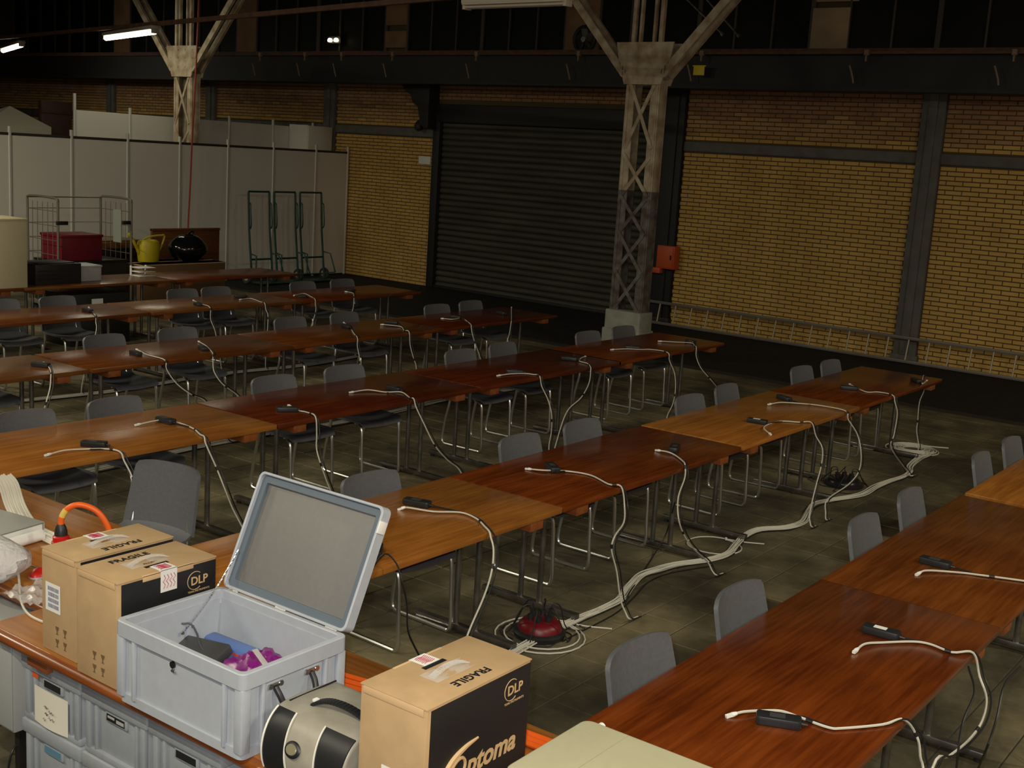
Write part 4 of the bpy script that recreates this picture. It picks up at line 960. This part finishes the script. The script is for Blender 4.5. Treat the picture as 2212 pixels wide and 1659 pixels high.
# ---- big open grey container with its lid up
EX0, EX1, EY0, EY1 = 2.145, 2.565, 2.452, 3.045; EZ = 0.268
t = thing('storage_container', 'large open light-grey plastic container with its lid up on the desk', 'container', ((EX0+EX1)/2, (EY0+EY1)/2, TZ+0.001))
hx, hy = (EX1-EX0)/2, (EY1-EY0)/2; wi = 0.017
mb = MB(); ix, iy = hx-wi, hy-wi
mb.box((-ix, -iy, 0), (ix, iy, 0.012))
mb.box((-ix, -iy, 0.012), (-ix+0.006, iy, EZ-0.03)); mb.box((ix-0.006, -iy, 0.012), (ix, iy, EZ-0.03)); mb.box((-ix+0.006, -iy, 0.012), (ix-0.006, -iy+0.006, EZ-0.03)); mb.box((-ix+0.006, iy-0.006, 0.012), (ix-0.006, iy, EZ-0.03))
mb.build('body', CRATE, t)
def ring(z0, z1, ox, oy, tx, r=0.0):
    m = MB(); m.box((-ox, -oy, z0), (-ox+tx, oy, z1)); m.box((ox-tx, -oy, z0), (ox, oy, z1)); m.box((-ox+tx, -oy, z0), (ox-tx, -oy+tx, z1)); m.box((-ox+tx, oy-tx, z0), (ox-tx, oy, z1)); return m
def frame_prism(poly_o, poly_i, z0, z1):
    m = MB(); n = len(poly_o); vs = [(x, y, z) for z in (z0, z1) for P in (poly_o, poly_i) for x, y in P]
    fs = []
    for i in range(n):
        j = (i+1) % n
        fs += [(i, j, 2*n+j, 2*n+i), (n+i, 3*n+i, 3*n+j, n+j), (2*n+i, 2*n+j, 3*n+j, 3*n+i), (i, n+i, n+j, j)]
    return m.add(vs, fs)
frame_prism(rounded(-hx, -hy, hx, hy, 0.022), rounded(-ix+0.003, -iy+0.003, ix-0.003, iy-0.003, 0.016), EZ-0.052, EZ).build('rim', CRATE, t, bev=0.003, seg=1)
frame_prism(rounded(-hx+0.010, -hy+0.010, hx-0.010, hy-0.010, 0.02), rounded(-ix+0.004, -iy+0.004, ix-0.004, iy-0.004, 0.016), 0.0, 0.03).build('foot_rim', CRATE, t)
for sx in (-1, 1):
    for sy in (-1, 1):
        mb = MB(); x, y = sx*ix, sy*iy
        mb.box((min(x, x+sx*0.014), min(y-sy*0.075, y-sy*0.062), 0.02), (max(x, x+sx*0.014), max(y-sy*0.075, y-sy*0.062), EZ-0.05))
        mb.box((min(x, x+sx*0.014), min(y-sy*0.02, y+sy*0.012), 0.02), (max(x, x+sx*0.014), max(y-sy*0.02, y+sy*0.012), EZ-0.05))
        mb.box((min(x-sx*0.075, x-sx*0.062), min(y, y+sy*0.014), 0.02), (max(x-sx*0.075, x-sx*0.062), max(y, y+sy*0.014), EZ-0.05))
        mb.box((min(x-sx*0.02, x+sx*0.012), min(y, y+sy*0.014), 0.02), (max(x-sx*0.02, x+sx*0.012), max(y, y+sy*0.014), EZ-0.05))
        mb.build('corner_rib', CRATE, t, bev=0.003)
# lid, hinged on the far long side, opened past upright
lid = bpy.data.objects.new('lid', None); COL.objects.link(lid); bpy.data.objects.remove(lid)
LW = 0.405; LA = math.radians(23.5); LH = 0.2865                       # lean past vertical
lm = Matrix.Translation((hx-0.004, 0, EZ+0.004)) @ Matrix.Rotation(LA, 4, 'Y')
def lidmb(m): m.v = [tuple(lm @ Vector(v)) for v in m.v]; return m
# in lid space: z up the lid, y along the hinge, x = thickness (inside face towards -x)
m = MB(); m.box((0.022, -LH+0.01, 0.01), (0.030, LH-0.01, LW-0.01)); lidp = lidmb(m).build('lid', CRATEIN, t, bev=0.002)
def lid_ring(o, tx, x0, x1, rr):
    po = rounded(-LH+o, o, LH-o, LW-o, rr); pi_ = rounded(-LH+o+tx, o+tx, LH-o-tx, LW-o-tx, max(0.004, rr-tx*0.5))
    m = frame_prism(po, pi_, x0, x1); m.v = [(z, x, y) for x, y, z in m.v]; return lidmb(m)
lid_ring(0.0, 0.009, -0.006, 0.036, 0.022).build('lid_rim', CRATE, lidp, bev=0.002, seg=1)
lid_ring(0.009, 0.025, 0.008, 0.0225, 0.014).build('lid_frame', LIDFRAME, lidp)
m = MB()
for y in (-0.23, 0.0, 0.23): m.cyl((0.0, y-0.025, -0.004), (0.0, y+0.025, -0.004), 0.006, 8)
lidmb(m).build('hinge', STEEL, lidp)
m = MB(); m.box((-0.008, -LH-0.004, LW-0.085), (0.03, -LH+0.002, LW-0.045)); lidmb(m).build('lid_catch', PAPER, lidp, bev=0.002)
# carrying handle on the short side facing right, lock on the long front
hd = MB(); yb = -iy-0.004
hd.tube(smooth_path([(-0.072, yb, 0.185), (-0.070, yb-0.016, 0.165), (-0.062, yb-0.030, 0.135), (-0.045, yb-0.034, 0.118), (0, yb-0.036, 0.114), (0.045, yb-0.034, 0.118), (0.062, yb-0.030, 0.135), (0.070, yb-0.016, 0.165), (0.072, yb, 0.185)], 4), 0.0095, 10); hnd = hd.build('handle', BLK, t)
for x in (-0.072, 0.072):
    for dx in (-0.020, 0.020):
        m = MB(); m.cyl((x+dx, yb+0.004, 0.193), (x+dx, yb-0.004, 0.193), 0.0085, 12); m.build('rivet', STEEL, hnd)
    MB().box((x-0.028, yb-0.002, 0.186), (x+0.028, yb+0.003, 0.200)).build('handle_plate', STEEL, hnd, bev=0.001)
lk = MB(); lk.cyl((-ix, 0.03, 0.195), (-ix-0.006, 0.03, 0.195), 0.011, 16); lk = lk.build('lock', BLACKSTEEL, t)
m = MB(); m.cyl((-ix-0.004, 0.028, 0.178), (-ix-0.008, 0.028, 0.178), 0.0045, 10); m.cyl((-ix-0.004, 0.020, 0.178), (-ix-0.008, 0.020, 0.178), 0.0045, 10); m.build('screw', STEEL, lk)
m = MB()
for x in (-0.10, -0.06, 0.07): m.cyl((x, iy-0.0065, 0.17), (x, iy-0.010, 0.17), 0.005, 10)
m.build('wall_screw', STEEL, t)
# lid chain on the left
cA = Vector((0.02, iy-0.02, 0.165)); cB = lm @ Vector((-0.004, LH-0.02, 0.13)); ch = MB()
for k in range(34):
    f0 = k/34; p = cA.lerp(cB, f0); q = cA.lerp(cB, f0+0.8/34); p.z -= 0.02*math.sin(PI*f0); q.z -= 0.02*math.sin(PI*(f0+0.8/34))
    ch.beam(p, q, 0.0055 if k % 2 else 0.0022, 0.0022 if k % 2 else 0.0055)
ch.lathe([(0.002, -0.006), (0.007, -0.003), (0.007, 0.003), (0.002, 0.006)], 10, cA); ch.build('chain', STEEL, t)
# contents
cz = TZ+0.014
ex, ey = (EX0+EX1)/2, (EY0+EY1)/2
r = thing('network_switch', 'dark grey flat device lying tilted inside the grey container', 'device', (2.355, 2.925, cz+0.075), 0.12)
mm = Matrix.Rotation(-0.42, 4, 'Y') @ Matrix.Rotation(-0.12, 4, 'X')
MB().box((-0.085, -0.105, 0), (0.085, 0.105, 0.035), mm).build('body', mat('graphite_plastic', (0.05, 0.05, 0.05), 0.35), r, bev=0.006)
MB().box((-0.070, 0.02, 0.035), (-0.058, 0.095, 0.038), mm).build('front_strip', STEEL, r); 
m = MB()
for k in range(4): m.box((-0.087, -0.06+0.03*k, 0.012), (-0.084, -0.045+0.03*k, 0.026), mm)
m.build('ports', PRINTBLK, r)
b = thing('blue_case', 'translucent blue plastic case lying behind the dark device in the container', 'case', (2.475, 2.875, cz+0.005), 0.18)
MB().box((-0.028, -0.12, 0), (0.028, 0.115, 0.125), Matrix.Rotation(0.08, 4, 'X')).build('body', mat('blue_plastic', (0.10, 0.17, 0.42), 0.3), b, bev=0.012)
MB().box((-0.0295, -0.09, 0.098), (-0.0275, 0.07, 0.106), Matrix.Rotation(0.08, 4, 'X')).build('stripe', mat('red_stripe', (0.6, 0.08, 0.06), 0.5), b)
def crumple(u, v, a, amp): return amp*(math.sin(u*9+a)*math.cos(v*7+a)+0.6*math.sin(u*17+v*13+a)+0.4*math.cos(u*25-v*21))
pg = MB(); N = 20; vs = []; fs = []
for j in range(N+1):
    for i in range(N+1):
        u, v = i/N*2-1, j/N*2-1; rr = max(0, 1-max(abs(u)**3, abs(v)**3))
        vs.append((0.115*u, 0.14*v, 0.005+rr**0.5*(0.145+crumple(u, v, 1.3, 0.009))))
fs = [(j*(N+1)+i, j*(N+1)+i+1, (j+1)*(N+1)+i+1, (j+1)*(N+1)+i) for j in range(N) for i in range(N)]
rim_ = [i for i in range(N+1)]+[j*(N+1)+N for j in range(1, N+1)]+[N*(N+1)+i for i in range(N-1, -1, -1)]+[j*(N+1) for j in range(N-1, 0, -1)]
fs.append(tuple(reversed(rim_))); pg.add(vs, fs)
p_ = thing('plastic_bag', 'shiny purple plastic bag lying in the grey container', 'bag', (2.435, 2.685, cz), -0.15)
pb = pg.build('bag_skin', mat('purple_foil', (0.17, 0.010, 0.15), 0.28), p_, ang=25)
m = MB(); m.box((-0.03, -0.09, 0), (-0.01, 0.05, 0.001)); m.v = [(x+0.02*math.sin(y*20), y, 0.154+0.006*math.sin(y*30)) for x, y, z in m.v]; m.build('white_print', PAPER, p_)
m = MB(); m.tube([p-Vector((ex, ey, cz)) for p in smooth_path([onz(342, 1372, 0.85), onz(348, 1362, 0.875), onz(358, 1350, 0.90), onz(372, 1344, 0.912), onz(395, 1347, 0.912), onz(412, 1348, 0.91), onz(425, 1368, 0.89), onz(431, 1390, 0.87), (2.37, 2.875, cz+0.105)], 6)], 0.0032, 6)
m.tube([(2.37-ex, 2.875-ey, 0.107), (2.368-ex, 2.874-ey, 0.093)], 0.006, 8)
o = m.build('charging_cable', mat('grey_lead', (0.06, 0.06, 0.07), 0.5)); o.location = (ex, ey, cz); tag(o, 'thin dark lead arching up inside the grey container', 'cord')

# ---- silver and black projector bag
SILV = mat('silver_nylon', (0.36, 0.33, 0.27), 0.42, noise=0.12, nscale=25, bump=0.12); BNY = mat('black_nylon', (0.012, 0.012, 0.014), 0.45)
PIPE = mat('white_piping', (0.75, 0.73, 0.66), 0.5)
BY0, BY1 = 2.085, 2.405
t = thing('projector_bag', 'silver and black padded projector bag between container and carton', 'bag', (2.35, (BY0+BY1)/2, TZ+0.001))
hw = (BY1-BY0)/2
pf = [(0.13, 0.0), (0.137, 0.05), (0.138, 0.11), (0.125, 0.155), (0.09, 0.170), (0.0, 0.177), (-0.08, 0.176), (-0.116, 0.168), (-0.145, 0.145), (-0.166, 0.11), (-0.176, 0.07), (-0.174, 0.03), (-0.165, 0.0)]
pfs = [(p.x, p.y) for p in smooth_path([Vector((x, y, 0)) for x, y in pf], 3)]
xz = Matrix(((1, 0, 0, 0), (0, 0, -1, 0), (0, 1, 0, 0), (0, 0, 0, 1)))
MB().prism(pfs, -hw, hw, xz).build('body', SILV, t, bev=0.022, seg=3, ang=50)
front = [p for p in pfs if p[0] < -0.112]
def strip(y0, y1, off, mt, name, lo=0, hi=None, bulge=0.0):
    F_ = front[lo:hi]; n = len(F_)
    def fn(u, v):
        k = v*(n-1); i = min(int(k), n-2); f_ = k-i
        x = F_[i][0]*(1-f_)+F_[i+1][0]*f_; z = F_[i][1]*(1-f_)+F_[i+1][1]*f_
        tx, tz = F_[i+1][0]-F_[i][0], F_[i+1][1]-F_[i][1]; l = math.hypot(tx, tz) or 1
        nx, nz = tz/l, -tx/l
        yy = (y0(v) if callable(y0) else y0)*(1-u)+(y1(v) if callable(y1) else y1)*u
        return (x+nx*off, yy, z+nz*off), Vector((nx, 0, nz))
    m_ = MB(); m_.sheet(fn, 4, 16, 0.004); return m_.build(name, mt, t, ang=60)
strip(lambda v: hw-0.085-0.03*v, hw-0.006, 0.003, BNY, 'black_panel')
strip(-hw+0.006, lambda v: -0.04-0.03*v, 0.003, BNY, 'black_panel')
for nm, fy in (('piping', lambda v: hw-0.085-0.03*v), ('piping', lambda v: -0.04-0.03*v)):
    strip(lambda v, fy=fy: fy(v)-0.0022, lambda v, fy=fy: fy(v)+0.0022, 0.006, PIPE, nm)
m = MB(); m.tube([(x-0.003, hw-0.010, z+0.002) for x, z in front], 0.0035, 6, False); m.build('edge_piping', PIPE, t)
strip(-hw+0.006, -hw+0.035, 0.005, mat('chrome_film', (0.6, 0.62, 0.68), 0.15, 0.9), 'reflective_strip', 8)
m = MB(); fc = front[len(front)//2-1]; bm_ = Matrix.Translation((fc[0]-0.004, 0.030, fc[1])) @ Matrix.Rotation(-1.15, 4, 'Y')
e1 = MB(); e1.lathe([(0.002, 0.006), (0.018, 0.006), (0.026, 0.004), (0.030, 0)], 24, sx=0.8, sy=1.0); m.add([bm_ @ Vector(v) for v in e1.v], e1.f); em = m.build('emblem', BNY, t)
m = MB(); e1 = MB(); e1.lathe([(0.001, 0.0085), (0.018, 0.008), (0.0215, 0.004)], 24, sx=0.78, sy=1.0); m.add([bm_ @ Vector(v) for v in e1.v], e1.f); m.build('emblem_face', mat('bronze_badge', (0.34, 0.31, 0.20), 0.35, 0.4), em)
hp_ = smooth_path([(-0.055, 0.075, 0.176), (-0.054, 0.05, 0.192), (-0.050, 0.01, 0.205), (-0.046, -0.05, 0.207), (-0.044, -0.11, 0.196), (-0.045, -0.14, 0.178)], 5); m = MB()
for a, b_ in zip(hp_, hp_[1:]): m.beam(a, b_+(b_-a)*0.1, 0.026, 0.011)
hh = m.build('handle', BNY, t, bev=0.003)
MB().box((-0.062, 0.060, 0.189), (-0.046, 0.072, 0.196)).build('buckle', WHTPLUG, hh)
m = MB(); m.tube([(x, y, 0.1765) for x, y in ((-0.085, hw-0.02), (0.10, hw-0.02))], 0.003, 6); m.build('zip', BNY, t)

# ---- cream plastic box at the lower right
t = thing('cream_box', 'cream plastic box with a rounded lid at the lower edge of the picture', 'box', (2.49, 1.30, TZ+0.001), 0.0)
MB().prism(rounded(-0.185, -0.34, 0.18, 0.335, 0.03), 0, 0.195).build('body', CREAM, t, bev=0.006)
MB().prism(rounded(-0.195, -0.35, 0.19, 0.345, 0.032), 0.197, 0.232).build('lid', CREAM, t, bev=0.009, seg=3)
for y in (-0.25, 0.2): MB().box((-0.19, y, 0.2322), (0.18, y+0.0025, 0.2330)).build('lid_seam', mat('cream_seam_line', (0.40, 0.38, 0.26), 0.6), t)  # faint lid seams in a slightly darker cream
m = MB(); m.tube([(0.192, 0.30, 0.215), (0.206, 0.30, 0.215)], 0.012, 12); m.build('knob', PAPER, t)

# ---- orange extension cable on the desk between the boxes
P0 = Vector((2.72, 2.9, TZ+0.012))
for k, (oy, oz, lab) in enumerate(((0.0, 0, 'orange extension cable on the desk behind the projector bag, nearest strand'), (0.035, 0.0, 'orange extension cable on the desk behind the projector bag, middle strand'), (0.07, 0.002, 'orange extension cable on the desk behind the projector bag, far strand'))):
    m = MB(); m.tube([p-P0 for p in smooth_path([(2.66+oy, 3.0, TZ+0.012), (2.68+oy, 2.7, TZ+0.012), (2.73+oy*0.9, 2.45, TZ+0.012+oz), (2.77+oy*0.9, 2.2, TZ+0.012), (2.80+oy*0.8, 1.95, TZ+0.012), (2.81+oy*0.8, 1.75, TZ+0.012)], 5)], 0.0095, 8)
    m.cyl(Vector((2.81+oy*.8, 1.75, TZ+0.012))-P0, Vector((2.81+oy*.8, 1.69, TZ+0.012))-P0, 0.016, 10)
    o = m.build('extension_cable', ORANGE); o.location = P0; tag(o, lab, 'cable', 'orange cables')
cord('thin black cord lying on the desk beside the orange cables', [(2.62, 2.9, TZ+0.006), (2.70, 2.5, TZ+0.006), (2.66, 2.25, TZ+0.006), (2.70, 2.0, TZ+0.006)])
# ---- orange cable with red plug behind the cartons
bx = onz(132, 1205, TZ); bx = Vector((bx.x, bx.y, TZ+0.001))
t = thing('power_connector', 'orange cable arching out of a red industrial plug behind the cartons', 'plug', bx)
m = MB(); m.lathe([(0.036, 0.0), (0.038, 0.005), (0.038, 0.07), (0.033, 0.072), (0.033, 0.092), (0.026, 0.098)], 18); m.build('red_socket', REDPL, t)
MB().box((0.02, -0.03, 0.045), (0.055, 0.01, 0.075)).build('latch', REDPL, t, bev=0.004)
m = MB(); m.lathe([(0.027, 0.092), (0.026, 0.115), (0.020, 0.135), (0.014, 0.145)], 16); m.build('gland', BLK, t)
d1 = Vector((0.10, -0.10, 0)); arc = [(0, 0, 0.14), (0.004, -0.002, 0.175), (0.022, -0.018, 0.212), (0.055, -0.05, 0.228), (0.10, -0.095, 0.205), (0.130, -0.125, 0.15), (0.145, -0.14, 0.08), (0.15, -0.145, 0.012), (0.19, -0.17, 0.011)]
m = MB(); A_ = smooth_path(arc, 5); m.tube(A_, 0.0125, 10); cb_ = m.build('orange_cable', ORANGE, t)
m = MB(); m.tube(A_[5:10], 0.0132, 10); m.build('yellow_tape', YELTAPE, cb_)
# ---- red mouse-like object, clear bag, white cable bits, binder at the left
t = thing('computer_mouse', 'small red dome-shaped computer mouse left of the cartons', 'mouse', onz(84, 1244, TZ+0.001), 0.6)
m = MB(); m.lathe([(0.001, 0.034), (0.018, 0.031), (0.034, 0.02), (0.038, 0.008)], 20, sx=1.35, sy=0.9); m.build('shell', REDPL, t)
m = MB(); m.lathe([(0.038, 0.0), (0.0395, 0.004), (0.038, 0.009)], 20, sx=1.35, sy=0.9); m.build('base', mat('pale_grey', (0.4, 0.4, 0.4), 0.5), t)
FILM = mat('clear_film_bag', (0.75, 0.72, 0.70), 0.2, alpha=0.28)
m = MB(); m.sheet(lambda u, v: (((u-.5)*0.20, (v-.5)*0.20, 0.012+0.010*math.sin(u*14)*math.sin(v*11)+0.006*math.sin(u*29+v*17)), Vector((0, 0, 1))), 16, 16, 0.001)
o = m.build('clear_bag', FILM, ang=25); o.location = onz(85, 1285, TZ+0.004); tag(o, 'flat crumpled clear plastic bag lying on the desk under the red mouse', 'bag')
BUB = mat('bubble_wrap', (0.72, 0.70, 0.72), 0.18, alpha=0.72, bump=0.9, nscale=45)
vs = []; fs = []; n1, n2 = 18, 12
for j in range(n2+1):
    for i in range(n1):
        a = 2*PI*i/n1; b_ = PI*j/n2; rr = 1+0.10*math.sin(3*a+2*b_)+0.06*math.sin(7*a-5*b_)
        vs.append((0.13*rr*math.sin(b_)*math.cos(a), 0.16*rr*math.sin(b_)*math.sin(a), 0.085-0.085*math.cos(b_)*(1+0.04*math.sin(5*a))))
fs = [(j*n1+i, j*n1+(i+1) % n1, (j+1)*n1+(i+1) % n1, (j+1)*n1+i) for j in range(n2) for i in range(n1)]
m = MB(); m.add(vs, fs); o = m.build('bubble_wrap_bundle', BUB, ang=35); q = onz(-20, 1255, TZ); o.location = (q.x, q.y, TZ+0.004); tag(o, 'crumpled shiny bubble wrap bundle at the left edge of the desk', 'bubble wrap')
q = onz(15, 1175, TZ)
t = thing('ring_binder', 'grey flat box file lying at the left edge of the desk', 'binder', (q.x+0.02, q.y+0.12, TZ+0.001), 0.15)
MB().box((-0.14, -0.14, 0), (0.14, 0.14, 0.004)).box((-0.14, -0.14, 0.056), (0.14, 0.14, 0.06)).box((0.136, -0.14, 0.004), (0.14, 0.14, 0.056)).box((-0.14, 0.136, 0.004), (0.136, 0.14, 0.056)).build('cover', mat('grey_board', (0.34, 0.34, 0.32), 0.6), t, bev=0.001)
MB().box((-0.13, -0.136, 0.006), (0.13, 0.13, 0.05)).build('papers', PAPER, t)
m = MB(); m.tube([Vector((-0.15, -0.02, 0)), Vector((0.13, 0.02, 0))], 0.024, 14); m.tube([Vector((-0.15, -0.02, 0)), Vector((0.13, 0.02, 0))], 0.016, 10, True)
o = m.build('paper_roll', PAPER); q2 = onz(35, 1172, TZ+0.025); o.location = (q2.x, q2.y, TZ+0.026); tag(o, 'short white paper roll in front of the grey box file', 'paper roll')
q = onz(60, 1130, TZ)
base = [ony(2, 1030, q.y+0.12), ony(18, 1050, q.y+0.09), ony(34, 1098, q.y+0.05), onz(62, 1140, TZ+0.02), onz(110, 1165, TZ+0.006), onz(155, 1185, TZ+0.004), onz(195, 1190, TZ+0.003)]
t = thing('cable_bundle', 'flat bundle of white cables running down the left end of the desk', 'cable bundle', base[-1], 0, 'desk cable bundles')
for k in range(9):
    off = Vector((0.008*(k-4), -0.005*(k-4), 0.004*(k % 3)))
    m = MB(); m.tube([p+off-base[-1]+Vector((0, 0, 0.004)) for p in smooth_path(base, 5)], 0.0055, 6); m.build('strand', WHTCAB, t)
o0 = onz(40, 1240, TZ+0.004); m = MB(); m.tube([p-o0 for p in smooth_path([onz(38, 1225, TZ+0.05), onz(42, 1262, TZ+0.02), onz(46, 1300, TZ+0.006), onz(60, 1325, TZ+0.006), onz(85, 1340, TZ+0.006), onz(112, 1348, TZ+0.006)], 5)], 0.0048, 6)
o = m.build('telephone_cable', WHTCAB); o.location = o0; tag(o, 'white lead curving on the desk towards the rear carton', 'cord')
o0 = onz(40, 1215, TZ+0.004); m = MB(); m.tube([p-o0 for p in smooth_path([onz(30, 1216, TZ+0.006), onz(50, 1224, TZ+0.006), onz(66, 1222, TZ+0.008), onz(78, 1226, TZ+0.012)], 5)], 0.003, 6)
o = m.build('mouse_cable', BLKRUB); o.location = o0; tag(o, 'short black lead of the red mouse', 'cord')

# ---- grey crates stacked under the front edge of the desk
CW, CHH = 0.355, 0.245
def small_crate(label, y, z, slot, paper=False, blue=False):
    t = thing('stacking_crate', label, 'crate', (2.235, y, z), 0, 'grey crates under the desk')
    h = CHH-0.002; b2 = CW/2; D = 0.50; dm = CRATE2
    # local: x from 0 (front) to D, y across
    MB().box((0.022, -b2+0.018, 0), (D-0.02, b2-0.018, h-0.05)).build('body', dm, t, bev=0.004)
    MB().box((0.0, -b2, h-0.052), (D, b2, h)).build('rim', dm, t, bev=0.008)
    MB().box((0.008, -b2+0.01, 0), (D-0.01, b2-0.01, 0.024)).build('foot_rim', dm, t, bev=0.004)
    for sg in (-1, 1):
        MB().box((0.006, sg*(b2-0.03)-0.012, 0.02), (0.024, sg*(b2-0.03)+0.012, h-0.05)).build('rib', dm, t, bev=0.004)
        MB().box((0.010, sg*(b2-0.068)-0.006, 0.02), (0.024, sg*(b2-0.068)+0.006, h-0.05)).build('rib', dm, t, bev=0.003)
    MB().box((0.012, -0.058, h-0.098), (0.0235, 0.058, h-0.060)).build('grip_frame', dm, t, bev=0.004)
    MB().box((0.0105, -0.048, h-0.091), (0.0125, 0.048, h-0.067)).build('grip_slot', mat('blue_insert', (0.10, 0.22, 0.33), 0.5) if blue else PRINTBLK, t)
    if slot: MB().box((0.0100, -0.045, h-0.086), (0.0108, -0.005, h-0.074)).box((0.0100, 0.005, h-0.080), (0.0108, 0.042, h-0.072)).build('cable_inside', mat('pale_grey', (0.4, 0.4, 0.4), 0.5), t)
    if paper:
        pp = MB(); pp.sheet(lambda u, v: ((0.006-0.010*math.sin(PI*u)*(0.3+0.7*(1-v)), 0.10-0.20*u, 0.012+(h-0.11)*v), Vector((-1, 0, 0))), 8, 8, 0.0008)
        pp = pp.build('paper_note', mat('off_white_note', (0.70, 0.66, 0.58), 0.7), t)
        m_ = MB()
        for k in range(9):
            y0_ = 0.03-0.014*(k % 4)+random.uniform(-.01, .01); z0_ = 0.09-0.012*(k//2)
            m_.tube([(-0.0062, y0_, z0_), (-0.0064, y0_-0.008, z0_+0.006), (-0.0062, y0_-0.012, z0_-0.005), (-0.0064, y0_-0.02, z0_+0.003)], 0.0008, 4)
        m_.build('handwriting', PRINTBLK, pp)
        MB().box((0.009, 0.085, h-0.075), (0.0115, 0.118, h-0.050)).build('orange_sticker', mat('orange_sticker', (0.65, 0.10, 0.02), 0.5), t)
ZC = 0.155
small_crate('grey stacking crate with a white note, top of the left stack', 3.545, ZC+CHH, False, True)
small_crate('grey stacking crate with a blue grip, below the one with the note', 3.545, ZC, False, False, True)
small_crate('grey stacking crate on top of the middle stack under the desk', 3.183, ZC+CHH, True)
small_crate('lower grey stacking crate of the middle stack under the desk', 3.183, ZC, False)
small_crate('grey stacking crate on top of the right stack under the desk', 2.822, ZC+CHH, False)
small_crate('lower grey stacking crate of the right stack under the desk', 2.822, ZC, False)
t = thing('wooden_pallet', 'low wooden pallet carrying the grey crates under the desk', 'pallet', (2.48, 3.18, 0))
for y in (-0.5, 0, 0.5): MB().box((-0.24, y-0.05, 0.02), (0.24, y+0.05, 0.13)).build('block', CARD, t, bev=0.004)
for x in (-0.2, 0, 0.2): MB().box((x-0.05, -0.56, 0.13), (x+0.05, 0.56, 0.152)).build('deck_board', CARD, t, bev=0.002); MB().box((x-0.05, -0.56, 0.0), (x+0.05, 0.56, 0.02)).build('bottom_board', CARD, t, bev=0.002)
GCASE = mat('light_grey_paint', (0.33, 0.34, 0.34), 0.5, noise=0.06, nscale=4)
t = thing('steel_cabinet', 'light grey cabinet side at the lower left edge beside the crates', 'cabinet', (2.5, 4.02, 0))
MB().box((-0.27, -0.26, 0.32), (0.25, 0.28, 0.66)).build('body', GCASE, t, bev=0.006); MB().box((-0.275, -0.255, 0.33), (-0.27, 0.275, 0.65)).build('door', GCASE, t, bev=0.004)
for x in (-0.22, 0.2):
    for y in (-0.22, 0.24): MB().box((x-0.015, y-0.015, 0), (x+0.015, y+0.015, 0.32)).build('leg', BLACKSTEEL, t)
cord('black cords tangled on the floor beside the crates at the lower left', [(2.3, 3.85, 0.2), (2.28, 3.82, 0.24), (2.24, 3.80, 0.22), (2.24, 3.83, 0.1), (2.3, 3.9, 0.01)])

# ---- things on the rearmost table row
plain_box('storage_box', 'tall cream box standing on the rearmost row at the left edge', 'box', (6.98, 12.14, TZ+0.001), (7.44, 12.6, 1.47), mat('cream_box_paint', (0.58, 0.52, 0.34), 0.6), extra=rim(MAT['cream_box_paint'], 0.02, 0.006))
def slotted(t, hx, hy, h):
    for k in range(3): MB().box((-hx+0.03, -hy-0.004, h*0.25+k*h*0.2), (hx-0.03, -hy, h*0.25+k*h*0.2+0.012)).build('slot', PRINTBLK, t)
    MB().box((-hx*0.8, -hy*0.8, h), (hx*0.8, hy*0.8, h+0.012)).build('top_plate', BLK, t, bev=0.004)
plain_box('printer', 'black printer on the rearmost row in front of the roll cage', 'printer', (7.62, 12.28, TZ+0.001), (8.2, 12.7, 0.95), BLK, extra=slotted)
plain_box('storage_tub', 'pale grey plastic tub on the rearmost row beside the black printer', 'tub', (8.26, 12.40, TZ+0.001), (8.55, 12.72, 0.90), mat('pale_grey_tub', (0.42, 0.43, 0.45), 0.5), extra=rim(MAT['pale_grey_tub'], 0.02, 0.008))
t = thing('letter_tray', 'white stacked letter tray on the rearmost row below the watering can', 'tray', (9.32, 12.66, TZ+0.001))
for k in range(3): MB().box((-0.12, -0.10, 0.05*k), (0.12, 0.10, 0.05*k+0.006)).build('tray', PAPER, t, bev=0.001)
for x in (-0.11, 0.11): MB().box((x-0.008, 0.08, 0), (x+0.008, 0.1, 0.12)).build('riser', PAPER, t)
def lbl(t, hx, hy, h): MB().box((-0.12, -hy-0.003, h*0.55), (0.03, -hy, h*0.9)).build('white_label', PAPER, t)
plain_box('equipment_case', 'black case with a white label under the rearmost row', 'case', (8.0, 12.2, 0), (8.8, 12.7, 0.60), MAT['case_black'], extra=lbl)
